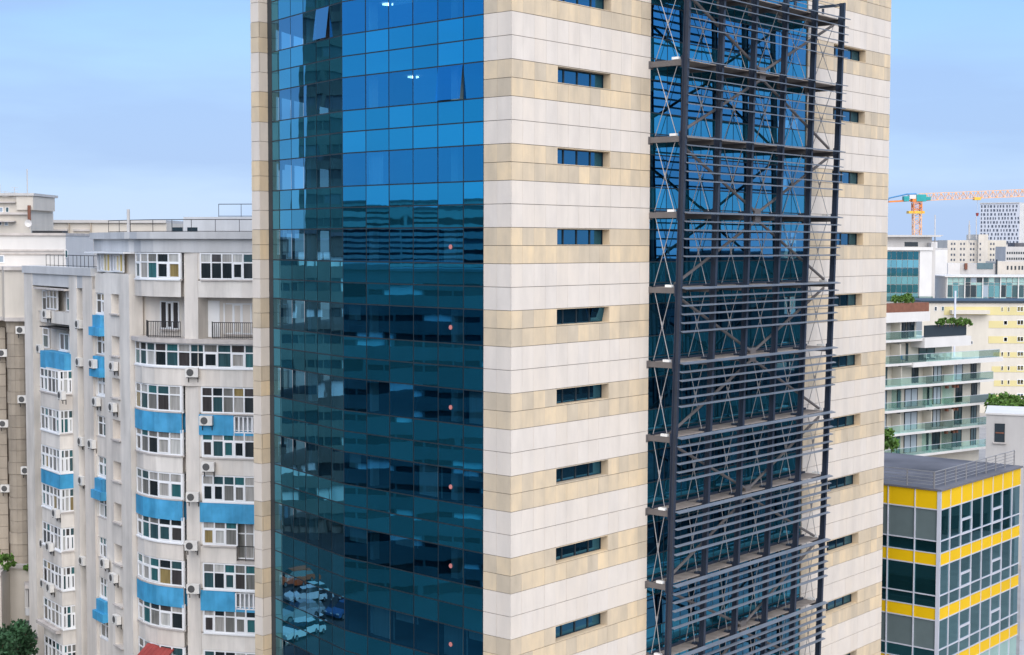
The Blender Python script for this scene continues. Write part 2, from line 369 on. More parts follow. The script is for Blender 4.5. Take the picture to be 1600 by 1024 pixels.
# slot windows in the stone
for i in range(I0+1, I1+1):
    z0, z1 = -H*i+TAN/2+.012, -H*i+TAN-.012
    for (s0, s1) in WINS:
        if not in_frame(FRR.w((s0+s1)/2, 0, z0), 90): continue
        f = MB()
        f.box(FRR, s0, s1, -.52, -.42, z0, z0+.05).box(FRR, s0, s1, -.52, -.42, z1-.07, z1)
        for k in range(5):
            q = s0+(s1-s0)*k/4; f.box(FRR, max(s0,q-.035), min(s1,q+.035), -.52, -.42, z0+.05, z1-.07)
        wn_ = f.build('slot_window', m_mull, tower)
        r_ = MB()
        r_.box(FRR, s0-.0, s0+.03, -.415, -.006, z0, z1).box(FRR, s1-.03, s1, -.415, -.006, z0, z1)
        r_.box(FRR, s0+.03, s1-.03, -.415, -.006, z1-.03, z1).box(FRR, s0+.03, s1-.03, -.415, -.006, z0, z0+.03)
        r_.build('reveal', m_tan, wn_)
        for k in range(4):
            a, b = s0+(s1-s0)*k/4+.035, s0+(s1-s0)*(k+1)/4-.035
            tilt = (i == 1 and s0 < 10 and k == 3)
            g_ = fbox('pane', m_slot, wn_, FRR, a, b, -.48, -.46, z0+.05, z1-.07)
            if tilt: g_.location += Vector((FRR.N.x*.12, FRR.N.y*.12, 0)); g_.rotation_euler.x = .22

# curtain-wall glass: pillowed panes in rows of one tall clear and two short opaque lights
def pane_mesh(name, mat, wd, ht):
    k = (name, round(wd,2), round(ht,2))
    if k in _shared: return _shared[k]
    n = 6; vs = []; fs = []
    for iz in range(n+1):
        for ix in range(n+1):
            u, v = ix/n*2-1, iz/n*2-1
            vs.append((u*wd/2, -.0026*((u*wd/1.5)**2+(v*ht/1.5)**2), v*ht/2))
    for iz in range(n):
        for ix in range(n): q = iz*(n+1)+ix; fs.append((q, q+1, q+n+2, q+n+1))
    me = bpy.data.meshes.new(name); me.from_pydata(vs, [], fs); me.polygons.foreach_set('use_smooth', [True]*len(fs)); me.materials.append(mat); _shared[k] = me
    return me
g1 = [0, 1.26, 2.9, 4.55, 6.2, 7.84, FG1.s(537)]
g2 = [0.0, 1.42, 2.84, 4.26, 5.68, 7.10, 7.92]
gr_ = [(R1-R0)/10*k+R0 for k in range(11)]
panes = []
mg = MB(); bl = MB(); rc = MB(); mk = []
def grid(fr, cuts, e, tag_):
    for i in range(I0, I1+1):
        z = -H*i
        for a, b, nm, mat in ((0, TAN, 'vision_pane', m_vis), (TAN, WM, 'spandrel_pane', m_span), (WM, H, 'spandrel_pane', m_span)):
            for k, (s0, s1) in enumerate(zip(cuts, cuts[1:])):
                panes.append((nm, mat, fr, s0+.03, s1-.03, e, z+a+.03, z+b-.03, i, k, tag_))
            mg.box(fr, cuts[0], cuts[-1], e-.16, e-.012, z+a-.03, z+a+.03)
    for q in cuts: mg.box(fr, q-.03, q+.03, e-.16, e-.014, ZB, ZT)
grid(FG1, g1, 0, 'front'); grid(FG2, g2, 0, 'side'); grid(FRR, gr_, -.07, 'screened')
mg.build('mullion', m_mull, tower)
MB().box(FG2, 7.925, 8.46, -.2, .0, ZB, ZT).build('edge_strip', m_mull, tower)  # plain dark strip along the glass edge next to the pier
panes.sort(key=lambda t: (not in_frame(t[2].w((t[3]+t[4])/2, 0, t[6])), t[2].w(t[3], 0, t[6]).length))
cnt = {}; left = {}
rp = random.Random(5)
for nm, mat, fr, s0, s1, e, z0, z1, i, k, tg in panes:
    cnt[nm] = cnt.get(nm, 0)+1
    wd, ht = s1-s0, z1-z0
    c = fr.w((s0+s1)/2, e, (z0+z1)/2)
    if cnt[nm] <= 300:
        o = link(nm, pane_mesh(nm, mat, wd, ht), tower, c, fr.rz, (1, rp.choice((-1,-1,1))*rp.uniform(.35,1.25), 1))
        if (tg, i, k, nm) in (('front', -2, 1, 'vision_pane'), ('side', -3, 1, 'vision_pane')):      # top-hung lights standing open
            th = R(7); o['label'] = 'blue pane standing open at its lower edge'
            o.rotation_euler = (-th, 0, fr.rz)
            cc = c+Vector((fr.N.x, fr.N.y, 0))*(math.sin(th)*ht/2+.02)+Vector((0,0,ht/2*(1-math.cos(th)))); o.location = cc-WLOC[tower.name]
    else:
        if nm not in left: left[nm] = (MB(), mat)
        left[nm][0].add([fr.w(s0,e,z0), fr.w(s1,e,z0), fr.w(s1,e,z1), fr.w(s0,e,z1)], [(0,1,2,3)])
for nm, (mb, mat) in left.items(): kind(mb.build('curtain_panes', mat, tower), 'stuff')
# what shows through the clear lights: columns, blinds, ceiling lamps
for i in range(I0+1, I1):
    z = -H*i
    for fr, cuts, e, pb in ((FG1, g1, 0, .30), (FG2, g2, 0, .06), (FRR, gr_, -.07, .55)):
        for s0, s1 in zip(cuts, cuts[1:]):
            if not in_frame(fr.w(s0, 0, z)): continue
            if rp.random() < pb:
                d = rp.choice((1, .5, .75, .3)); a = rp.choice((0, 0, .45)); fbox('blind', m_blind, tower, fr, s0+.05+a*(s1-s0), s1-.05, e-.34, e-.32, z+TAN-.05-(TAN-.1)*d, z+TAN-.05)
    for s_ in (8.05, 2.2): rc.box(FG1, s_, s_+.42, -.95, -.55, z, z+TAN)
    rc.box(FG2, 4.6, 5.0, -.95, -.55, z, z+TAN)
    if i <= -2:
        for s_ in ((8.3, 3.4) if i == -3 else (6.5,)):
            lo = MB().tube(FG1.w(s_, -1.8, z+TAN-.07), FG1.w(s_, -1.8, z+TAN-.02), .27, 14).build('ceiling_light', None, tower); mk.append(lo)
m_glow, N_, L_, b_ = nt('lit_diffuser'); b_.inputs['Emission Color'].default_value = (1, .97, .9, 1); b_.inputs['Emission Strength'].default_value = 2.2
for o in mk: o.data.materials.clear(); o.data.materials.append(m_glow)
rc.build('interior_column', m_rcol, tower)
sd = MB().tube(Vector((0,0,0)), Vector((0,-.02,0)), .105, 16).mesh('marker_disc', m_red, org=Vector((0,0,0)))[0]
for i in range(0, 6):
    s_ = FG1.s(705-.0*i, 500); link('marker_disc', sd, tower, FG1.w(s_, .03, -H*i+.72), FG1.rz)
# roof
MB().prism(inset(outline, .1), ZT, ZT+.4).build('roof', m_roof, tower)

# ------------------------------------------------------------------ steel sunshade screen
screen = thing('sunshade_frame', 'dark steel sunshade frame with louvres, decks and crossed rods on the striped stone face', 'sunshade frame', FRR.w(18, 1, GZ))
lean = lambda z: 1.75+.0265*z
cs = [10.34+3.03*k for k in range(6)]
ZTOP, ZBOT = 14.05, -27.5
DRv = Vector((DR.x, DR.y, 0)); NRv = Vector((FRR.N.x, FRR.N.y, 0))
for s in cs:
    p, q = FRR.w(s, lean(ZBOT), ZBOT), FRR.w(s, lean(ZTOP), ZTOP)
    m = MB()
    for off, wd, ht in ((.13, .175, .03), (-.13, .175, .03), (0, .022, .228)):
        m.beam(p+NRv*off, q+NRv*off, wd, ht, DRv)
    m.build('column', m_steel, screen)
    # small cantilever arm with stay at the top
    a = FRR.w(s, lean(ZTOP)-.1, ZTOP-.1)
    MB().beam(a, FRR.w(s-.05, lean(ZTOP)-1.5, ZTOP-.1), .16, .14).tube(FRR.w(s, lean(ZTOP)-1.2, ZTOP-.2), FRR.w(s, lean(ZTOP)-1.2, ZTOP-.5), .07).build('top_arm', m_steel, screen)
for e_ in (.2, 1.35):
    MB().tube(FRR.w(cs[0], lean(ZTOP)-e_, ZTOP-.13), FRR.w(cs[-1], lean(ZTOP)-e_, ZTOP-.13), .022, 5).build('stay_cable', m_rod, screen)
decks = [13.2-H*k for k in range(0, 12)]
node_s = (cs[2]+cs[3])/2
for k, z in enumerate(decks):
    e1 = lean(z); zb = z-1.1+.02
    zz = z-.0; zd = z-1.0+1.0
    # z is the deck level
    for j, s in enumerate(cs):
        MB().beam(FRR.w(s, -.08, z-.15), FRR.w(s, e1-.17, z-.15), .15, .27).box(FRR, s-.2, s+.2, -.06, .0, z-.36, z+.02).build('outrigger', m_beam, screen)
        fbox('joint_plate', m_steel, screen, FRR, s-.15, s+.15, e1-.165, e1-.148, z-.42, z+.16)
        if j in (0, 5):
            MB().box(FRR, s-.09, s+.09, e1-.75, e1-.38, z+.0, z+.12).build('rod_anchor', m_lamp, screen)
        else:
            MB().box(FRR, s-.16, s+.12, e1-.5, e1-.25, z+.0, z+.10).build('rod_anchor', m_steel, screen)
        if k+1 < len(decks):
            zn = decks[k+1]; en = lean(zn)
            for (ea, eb) in ((.28, en-.42), (e1-.42, .28)):
                p, q = FRR.w(s, ea, z-.1), FRR.w(s, eb, zn+.06); mid = (p+q)/2; d = (q-p).normalized()
                MB().tube(p, q, .02, 5).tube(mid-d*.16, mid+d*.16, .036, 6).build('tie_rod', m_rod, screen)
    for j in range(5):
        s0, s1 = cs[j]+.09, cs[j+1]-.09
        if j == 4: s1 = cs[5]+.2
        en = cs[j+1]-.09
        fbox('deck', m_deck, screen, FRR, s0, en, .30, e1-.18, z-.05, z)
        MB().box(FRR, s0, en, .16, .26, z-.05, z+.10).build('deck_edge', m_steel, screen)
        # nosing blade and the five louvres below
        for t in range(6):
            zl = z-.01-.415*t; el = lean(zl); wd = .26 if t == 0 else .17
            a_, b_ = s0-.08, (s1+.085 if j < 4 else s1)
            p, q = FRR.w(a_, el+.16+wd/2, zl-.03), FRR.w(b_, el+.16+wd/2, zl-.03)
            up = Vector((NRv.x, NRv.y, -.22))
            m = MB().beam(p, q, wd, .045, up)
            m.build('louvre' if t else 'deck_nosing', m_louv, screen)
    # zig-zag brace tubes, one pair a storey
    if k+1 < len(decks):
        zn = decks[k+1]; en = lean(zn)
        lo_mid = (k % 2 == 0)
        for sa in (cs[0]+.15, cs[5]-.35):
            if lo_mid: p, q = FRR.w(sa, e1-.34, z-.35), FRR.w(node_s+(-.25 if sa < node_s else .25), en-.40, zn+.18)
            else: p, q = FRR.w(node_s+(-.25 if sa < node_s else .25), e1-.40, z-.40), FRR.w(sa, en-.34, zn+.15)
            MB().tube(p, q, .075, 8).build('brace_tube', m_beam, screen)
    if k % 2 == 1: MB().box(FRR, node_s-.28, node_s+.28, e1-.48, e1-.34, z-.42, z+.30).build('gusset', m_beam, screen)

# ------------------------------------------------------------------ white apartment block on the left
def resample(pts, n):
    pts = [V2(p[0],p[1]) for p in pts]; L = [0]
    for a, b in zip(pts, pts[1:]): L.append(L[-1]+(b-a).length)
    out = []
    for k in range(n+1):
        t = L[-1]*k/n; i = 0
        while i < len(pts)-2 and L[i+1] < t-1e-6: i += 1
        out.append(pts[i]+(pts[i+1]-pts[i])*((t-L[i])/max(L[i+1]-L[i],1e-6)))
    return out
def shift(pts, n0, d):
    out = []
    for i, p in enumerate(pts):
        a, b = pts[max(i-1,0)], pts[min(i+1,len(pts)-1)]; t = (b-a).normalized(); n = V2(t.y,-t.x)
        if n.dot(n0) < 0: n = -n
        out.append(p+n*d)
    return out
rw = random.Random(3)
def glazing(parent, pts, z0, z1, n, n0, transom=.36, name='window', glass=None, frame=None, bar=.09, sill=True, pane=True):
    glass = glass or m_win; frame = frame or m_frame
    q = resample(pts, n); m = MB()
    n0 = V2(n0[0], n0[1])
    for p in q: 
        fr = Fr(p, (q[1]-q[0]), n0) if p is q[0] else Fr(p, (p-q[max(q.index(p)-1,0)]), n0)
        m.box(fr, -bar/2, bar/2, -.12, .0, z0, z1)
    panes_ = []
    for a, b in zip(q, q[1:]):
        fr = Fr(a, b-a, n0); L = (b-a).length
        rails = [(z0, z0+.08), (z1-.08, z1)]
        zt = z1-(z1-z0)*transom if transom else None
        if zt: rails.append((zt-.04, zt+.04))
        for r0, r1 in rails: m.box(fr, bar/2, L-bar/2, -.11, -.005, r0, r1)
        sash = rw.random() < .4
        zl = (zt-.04) if zt else z1-.08
        if sash:
            for a0, a1, b0, b1 in ((bar/2, bar/2+.07, z0+.08, zl), (L-bar/2-.07, L-bar/2, z0+.08, zl), (bar/2+.07, L-bar/2-.07, z0+.08, z0+.15), (bar/2+.07, L-bar/2-.07, zl-.07, zl)):
                m.box(fr, a0, a1, -.09, .015, b0, b1)
        panes_.append((fr, bar/2, L-bar/2, z0+.08, zl, 'pane'))
        if zt: panes_.append((fr, bar/2, L-bar/2, zt+.04, z1-.08, 'transom_pane'))
    o = m.build(name, frame, parent)
    if pane:
        for fr, a, b, c, d, nm in panes_: fbox(nm, glass, o, fr, a, b, -.075, -.055, c, d)
    if sill:
        MB().strip(shift(q, n0, .10), z0-.09, z0-.003, .26, n0).build('sill', m_stone2 if rw.random() < .5 else m_frame, o)
    return o
def railing(parent, pts, z0, z1, n0, bars=.16, mat=None, name='railing', post=.03):
    m = MB(); mat = mat or m_black
    for a, b in zip(pts, pts[1:]):
        A, B = Vector((a[0],a[1],z1)), Vector((b[0],b[1],z1)); m.beam(A, B, .05, .05); m.beam(A-Vector((0,0,z1-z0-.08)), B-Vector((0,0,z1-z0-.08)), .04, .04)
        k = max(1, int((B-A).length/bars))
        for i in range(k+1):
            p = A+(B-A)*(i/k); m.beam(p-Vector((0,0,z1-z0)), p, post, post, (B-A))
    return m.build(name, mat, parent)

LP = P(205, 98.3); LW = Fr(LP, (-.6, .8)); NW = LW.N
H2 = 2.85; zh = lambda r: .25-H2*r; WH = 1.70
apt = thing('apartment_block', 'white rendered apartment block with bright blue balcony panels and bay windows, left of the tower', 'apartment block', (LP.x, LP.y, GZ))
AO = [P(213,98.4), P(224,97.2), P(243,96.3), P(266,95.75), P(285,95.4)]
AR = P(291.5, 96.3)
BO = [P(312,95.0), P(345,94.7), P(380,94.35), P(450,93.9)]
SF = V2(-.1, -1)
corep = [P(188,101.2), P(205,99.9), P(213,99.6), P(291,97.3), P(311,96.2), P(450,95.2), P(450,112), P(150,120)]
MB().prism(corep, GZ, 1.12).build('wall', m_plas, apt)
# left wing body, fins and strips
m = MB().box(LW, 4.0, 20.55, -13, -.9, GZ, -1.3)
m.build('wall', m_plas, apt)
for a, b, zt in ((.05,1.6,-1.2), (6.6,8.4,-1.3), (9.55,11.06,-1.3), (18.8,20.6,-1.3)):
    MB().box(LW, a, b, -.95, 0.0, GZ, zt).build('pilaster', m_plas, apt)
MB().box(LW, 6.5, 20.7, -.97, -.0+.12, -1.45, -.9).build('parapet', m_plas2, apt)
MB().box(LW, 6.6, 20.6, -.96, -.04, -2.35, -1.46).build('wall', m_plas2, apt)
# slot-window strip
sm = MB()
for r in range(0, 11):
    z = zh(r)
    if r == 0:
        sm.box(LW, 1.6, 4.72, -.95, -.10, z-H2, -1.2); continue
    sm.box(LW, 1.6, 2.0, -.95, -.10, z-H2, z).box(LW, 3.4, 4.72, -.95, -.10, z-H2, z).box(LW, 2.0, 3.4, -.95, -.10, z-H2, z-1.32)
    if r in (0,): sm.box(LW, 2.0, 3.4, -.95, -.10, z-1.32, z)
    if r: MB().box(LW, 1.95, 3.45, -.35, .06, z-1.41, z-1.325).build('sill', m_stone2, apt)
sm.build('wall', m_plas, apt)
# narrow window strip with blue spandrels
sm = MB()
for r in range(0, 11):
    z = zh(r)
    if r: sm.box(LW, 4.72, 6.6, -.95, -.2, z-H2, z-WH+.25)
    else: sm.box(LW, 4.72, 6.6, -.95, -.2, z-H2, z-1.5)
    if 1 <= r <= 9:
        n0 = LW.N
        glazing(apt, [V2(*LW.w(6.5,-.28,0)[:2]), V2(*LW.w(4.8,-.28,0)[:2])], z-WH+.27, z-.01, rw.choice((2,2,3)), n0)
        MB().box(LW, 6.48, 6.6, -.95, -.15, z-WH+.25, z).box(LW, 4.72, 4.80, -.95, -.15, z-WH+.25, z).build('reveal', m_plas, apt)
    if r in (1,2,5,8):
        b_ = MB().box(LW, 4.85, 6.35, -.2, .10, z-2.35, z-WH+.17).box(LW, 4.70, 6.62, -.2, .28, z-2.95, z-2.352)
        b_.build('blue_panel', m_blue, apt)
sm.build('wall', m_plas, apt)
# narrow side windows in the recesses
for (a, b) in ((8.42, 9.53), (17.42, 18.78)):
    for r in range(1, 10):
        z = zh(r)
        MB().box(LW, a, b, -.88, -.5, z-2.5, z-WH).box(LW, a, b, -.88, -.42, z-WH-.08, z-WH-.001).build('spandrel', m_plas, apt)
        glazing(apt, [V2(*LW.w(b-.1,-.72,0)[:2]), V2(*LW.w(a+.1,-.72,0)[:2])], z-WH+.02, z-.15, 1, LW.N, sill=False)
# projecting bay of the left wing
bs0, bs1 = 10.72, 14.6
sm = MB()
for r in range(1, 11):
    z = zh(r); e_ = -.2 if r == 1 else (.42 if r == 2 else .94)
    c0, c1 = V2(*LW.w(bs1,e_,0)[:2]), V2(*LW.w(bs0,e_,0)[:2]); side = V2(*LW.w(bs0,-.05,0)[:2])
    bsd = V2(-LW.D.x, -LW.D.y)
    if r == 1:
        sm.box(LW, 11.06, 17.4, -.9, -.15, z-H2+.35, z-WH+.1)
        glazing(apt, [V2(*LW.w(16.6,-.3,0)[:2]), V2(*LW.w(14.4,-.3,0)[:2])], z-WH+.2, z-.05, 3, LW.N)
        glazing(apt, [V2(*LW.w(12.4,-.3,0)[:2]), V2(*LW.w(11.2,-.3,0)[:2])], z-WH+.2, z-.05, 2, LW.N)
        MB().box(LW, 11.06, 17.5, -.9, .35, z+.0, z+.12).build('canopy', m_stone2, apt)
    elif r == 2:
        sm.box(LW, 11.06, 17.4, -.9, -.45, z-H2, z-WH)
        glazing(apt, [V2(*LW.w(14.2,-.42,0)[:2]), V2(*LW.w(12.4,-.42,0)[:2])], z-WH+.1, z-.35, 2, LW.N, transom=None)
        MB().box(LW, 11.0, 16.4, -.9, .3, z+.02, z+.10).build('canopy', m_black, apt)
        MB().box(LW, bs0+.1, bs1+1.2, -.45, .50, z-WH-1.25, z-WH-.0).build('blue_panel', m_blue, apt)
    else:
        glazing(apt, [c0, c1], z-WH, z-.02, 5, LW.N)
        glazing(apt, [c1, side], z-WH, z-.02, 3, bsd)
        bmat, nm = (m_blue, 'blue_panel') if r == 5 else (m_plas, 'bay_spandrel')
        d = .05 if r == 5 else 0
        MB().box(LW, bs0-d, bs1, -.89, .94+d, z-H2+.0, z-WH-.095).build(nm, bmat, apt)
        sm.box(LW, bs0+.12, bs1-.12, -.89, .55, z-WH, z-.0)
        sm.box(LW, bs1+.0, 17.4, -.89, -.1, z-H2, z)
sm.build('wall', m_plas, apt)
MB().box(LW, 11.0, 15.2, -.2, 1.35, zh(9)-WH-.35, zh(9)-WH-.1).build('cornice', m_stone2, apt)

# right wing: rounded bay, pilaster, flat bay
pil = MB().strip([P(205,99.0), P(213.5,98.7)], GZ, zh(1)+.9, .9, SF)
pil.build('pilaster', m_plas, apt)
MB().strip([P(290.5,95.5), P(311.5,95.05)], GZ, 1.12, 1.9, SF).build('pilaster', m_plas, apt)
nA, nB = V2(-.45,-.9), V2(-.1,-1)
MB().strip([P(289.0,96.9), P(294.5,96.3)], GZ, 1.1, .5, SF).build('wall', m_plas, apt)
for r in range(0, 11):
    z = zh(r); zs = z-WH; last = r >= 9
    bandA, bandB = MB(), MB()
    if r == 2:
        full = AO+[P(296,95.15)]+BO
        glazing(apt, full, zs+.05, z-.12, 13, V2(-.3,-1))
        MB().strip(shift(full, V2(-.3,-1), .03), zh(3), zs-.045, .4, V2(-.3,-1)).build('spandrel', m_plas, apt)
        MB().strip(shift(full, V2(-.3,-1), .28), z-.10, z+.18, 3.6, V2(-.3,-1)).build('balcony_slab', m_stone2, apt)
        continue
    if r == 1:
        railing(apt, [P(231,97.5), P(234,96.3), P(284,95.5)], z-2.62, z-1.6, nA, .13)
        railing(apt, [P(333,95.7), P(334,94.9), P(450,94.2)], z-2.62, z-1.6, nB, .13)
        glazing(apt, [P(253,98.2), P(281,97.45)], z-2.2, z-.35, 3, nA, transom=None)
        glazing(apt, [P(352,95.9), P(450,95.1)], z-2.4, z-.4, 7, nB, transom=None)
        MB().strip([P(318,96.05), P(345,95.9)], z-2.6, z-.25, .1, nB).build('shutter', m_frame, apt)
        MB().strip([P(211,99.6), P(216,99.2)], z-2.7, z, .5, nA).build('wall', m_plas, apt)
        continue
    glazing(apt, AO if r else [P(215,98.2)]+AO[1:], zs, z-.02, 5, nA)
    glazing(apt, [AO[-1], AR], zs, z-.02, 1, V2(.8,-.6))
    if r in (6,):
        glazing(apt, [P(316,94.95), P(369,94.5)], zs, z-.02, 3, nB)
        glazing(apt, [P(369,94.9), P(450,94.3)], zs-.9, z-.02, 6, nB, sill=False)
    else: glazing(apt, [P(316,94.95)]+BO[1:], zs, z-.02, 8, nB)
    MB().strip([P(311.6,95.1), P(316,95.0)], zs-.0, z, .6, nB).build('reveal', m_plas, apt)
    zn = zh(r+1) if r < 9 else GZ
    if r == 0: zn = zh(1)-.0
    MB().strip(AO+[AR], zn, zs-.095, .35, nA).build('spandrel', m_plas, apt)
    if r in (3,5,7): MB().strip(shift(AO, nA, .07)+[AR+V2(.07,-.05)], zs-1.38, zs-.10, .34, nA).build('blue_panel', m_blue, apt)
    if r in (3,7):
        sp = [P(311.8,95.0), P(366,94.55)]
        MB().strip(sp, zn, zs-.095, .4, nB).build('spandrel', m_plas, apt)
        MB().strip(shift(sp, nB, .09), zs-1.42, zs-.10, .4, nB).build('blue_panel', m_blue, apt)
        MB().strip([P(366.3,94.5), P(450,93.9)], zs-1.42, zs-1.16, .4, nB).build('blue_sill', m_blue, apt)
        railing(apt, [P(367,94.5), P(450,93.9)], zs-1.15, zs-.2, nB, .28, m_frame, post=.1)
        MB().strip([P(367,95.0), P(450,94.4)], zs-1.15, zs-.11, .05, nB).build('balcony_infill', m_plas2, apt)
    elif r == 6:
        MB().strip([P(311.8,95.0), P(368,94.55)], zn, zs-.095, .4, nB).build('spandrel', m_plas, apt)
        railing(apt, [P(369,94.5), P(450,93.9)], zs-.95, zs-.0, nB, .5, m_black)
        MB().strip([P(368.2,94.5), P(450,93.9)], zs-1.15, zs-.96, .9, nB).build('balcony_slab', m_stone2, apt)
    else:
        MB().strip(BO, zn, zs-.095, .4, nB).build('spandrel', m_plas, apt)
        if r == 5: MB().strip(shift(BO, nB, .09), zs-1.36, zs-.10, .4, nB).build('blue_panel', m_blue, apt)
# top storey, attic and roof of the right wing
att = [P(151,106.1), P(205,98.9), P(213,98.6)]+AO[1:]+[P(300,95.2)]+BO
MB().strip(att, .26, 1.13, .4, V2(-.3,-1)).build('attic_wall', m_plas2, apt)
MB().prism(shift(att, V2(-.3,-1), .3)+[P(450,113), P(150,121)], 1.13, 1.58).build('roof_slab', m_plas2, apt)
glazing(apt, [V2(*LW.w(6.2,-.25,0)[:2]), V2(*LW.w(1.7,-.25,0)[:2])], -1.12, .14, 8, LW.N, transom=None, glass=m_curt, sill=False)
MB().box(LW, .0, 6.9, -1.2, .4, .15, .25).build('canopy', m_frame, apt)
rr = [V2(p.x*1.03, p.y*1.035) for p in [P(171,104)]+[P(205,100.5), P(240,98.5), P(300,97.2), P(450,96.5)]]
railing(apt, rr, 1.58, 2.45, SF, 1.5, m_black)
MB().strip([P(290,108), P(450,106)], 1.58, 2.75, 5, SF).build('stair_head', m_plas2, apt)
railing(apt, [P(345,109), P(450,108)], 2.75, 3.7, SF, 1.6, m_black)
MB().tube(P(205,104).to_3d()+Vector((0,0,1.58)), P(205,104).to_3d()+Vector((0,0,3.2)), .11, 8).build('vent_pipe', m_grey, apt)
for px in (281, 304): MB().prism([P(px-8,103.5), P(px+8,103.2), P(px+8,104.5), P(px-8,104.8)], 1.58, 1.95).build('skylight', m_gwin, apt)
lr = [V2(*LW.w(s,-.7,0)[:2]) for s in (17.6, 15, 12, 9, 7)]
railing(apt, lr, -.9, -.05, LW.N, .75, m_black)
railing(apt, [V2(*LW.w(s,-3.5,0)[:2]) for s in (13, 7)], -1.2, .05, LW.N, .6, m_black)
# ground-floor red roof
pr = [P(195,95.2), P(240,94.2)]
m = MB()
for k in range(7):
    a, b = pr[0]+(pr[1]-pr[0])*(k/7), pr[0]+(pr[1]-pr[0])*((k+1)/7-.008)
    z0 = zat(1012, 95)-.5; m.hexa([(a.x,a.y,z0-.9),(b.x,b.y,z0-.9),(b.x+.9,b.y+1.7,z0+.15),(a.x+.9,a.y+1.7,z0+.15),(a.x,a.y,z0-.82),(b.x,b.y,z0-.82),(b.x+.9,b.y+1.7,z0+.23),(a.x+.9,a.y+1.7,z0+.23)])
m.build('red_roof', m_red2, apt)
MB().strip([P(200,95.6), P(268,93.9)], GZ, zat(1012,95)-1.3, 2, SF).build('annex_wall', m_plas2, apt)

# ------------------------------------------------------------------ air conditioners, each a thing of its own
def ac_proto():
    t = thing('air_conditioner', '', 'air conditioner', (0,0,0))
    fr = Fr((0,0), (1,0), (0,-1))
    MB().box(fr, -.42, .42, .06, .38, 0, .60).build('casing', m_ac, t)
    m = MB(); 
    ring = [(.235*math.cos(2*math.pi*i/14)-.10, .235*math.sin(2*math.pi*i/14)+.30) for i in range(14)]
    m.add([(x,-.395,z) for x,z in ring]+[(x,-.382,z) for x,z in ring], [list(range(14)), list(range(14,28))]+[(i,(i+1)%14,(i+1)%14+14,i+14) for i in range(14)])
    m.build('fan_grille', m_grille, t)
    MB().box(fr, -.34, -.29, 0, .36, -.06, -.003).box(fr, .29, .34, 0, .36, -.06, -.003).box(fr, -.34, -.29, 0, .05, -.35, -.06).box(fr, .29, .34, 0, .05, -.35, -.06).build('bracket', m_black, t)
    return t
ac0 = ac_proto(); ac_used = [False]
def place_ac(p, n, z, label):
    if not ac_used[0]: t = ac0; ac_used[0] = True
    else:
        t = ac0.copy(); COL.objects.link(t)
        for ch in list(ac0.children):
            c = ch.copy(); COL.objects.link(c); c.parent = t
    t.location = (p[0], p[1], z); t.rotation_euler = (0, 0, math.atan2(n[0], -n[1]))
    t['label'] = label; t['group'] = 'air conditioners on the apartment walls'
def ac_lw(px, py, e, label):
    f = Fr(LW.P+LW.N*e, LW.D, LW.N); s = f.s(px, py); z = f.z(px, py+8); q = LW.w(s, e, 0); place_ac((q.x,q.y), LW.N, z, label)
def ac_rw(px, py, Y, label, n=(-.1,-1)):
    q = P(px, Y, py); place_ac((q.x,q.y), V2(*n).normalized(), zat(py+8, Y), label)
ac_rw(302, 582, 95.05, 'air conditioner on the white band below the long curved row of windows')
ac_rw(324, 657, 94.8, 'air conditioner mounted on the small blue panel beside the white balcony railing')
ac_rw(327, 729, 94.78, 'air conditioner on white wall under the window below the small upper blue panel')
ac_rw(303, 776, 95.0, 'air conditioner on pilaster level with the left end of the widest blue panel')
ac_rw(301, 852, 95.0, 'air conditioner on pilaster one storey below the widest blue panel')
ac_rw(304, 919, 95.0, 'air conditioner on pilaster beside the lowest curved blue panel')
ac_lw(77, 489, -.12, 'air conditioner under the small top-storey window of the left wing')
ac_lw(67, 543, -.05, 'air conditioner left of the topmost blue panel of the wide bay')
ac_lw(128, 505, -.3, 'air conditioner in the narrow recess, highest of the recess units')
ac_lw(129, 564, -.3, 'air conditioner in the narrow recess, level with the topmost blue bay panel')
ac_lw(150, 567, .12, 'air conditioner mounted on a blue panel of the narrow window strip')
ac_lw(182, 571, -.08, 'air conditioner under the second small square opening from the roof')
ac_lw(101, 616, .96, 'air conditioner on the bay below its topmost blue panel and window')
ac_lw(155, 626, -.18, 'air conditioner on bare wall of narrow window strip, upper of the two there')
ac_lw(181, 635, -.08, 'air conditioner under the third small square opening from the roof')
ac_lw(132, 688, -.3, 'air conditioner in the narrow recess, midway up the left wing')
ac_lw(148, 692, -.18, 'air conditioner on bare wall of narrow window strip, lower of the two there')
ac_lw(133, 749, -.3, 'air conditioner in the narrow recess level with the lower blue bay panel')
ac_lw(92, 800, .96, 'air conditioner on the bay below its lower blue panel')
ac_lw(72, 847, .0, 'air conditioner at the left edge of the bay, left one of the upper pair')
ac_lw(82, 852, .96, 'air conditioner on the bay front, right one of the upper pair')
ac_lw(134, 874, -.3, 'air conditioner in the narrow recess, lowest of the recess units')
ac_lw(168, 878, .0, 'air conditioner beside a sill at the right of the narrow window strip')
ac_lw(182, 901, -.08, 'air conditioner under the sixth small square opening from the roof')
ac_lw(73, 909, .0, 'air conditioner at the left edge of the bay, left one of the lower pair')
ac_lw(83, 916, .96, 'air conditioner on the bay front, right one of the lower pair')
ac_lw(187, 966, -.08, 'air conditioner under the lowest small square opening of the left wing')

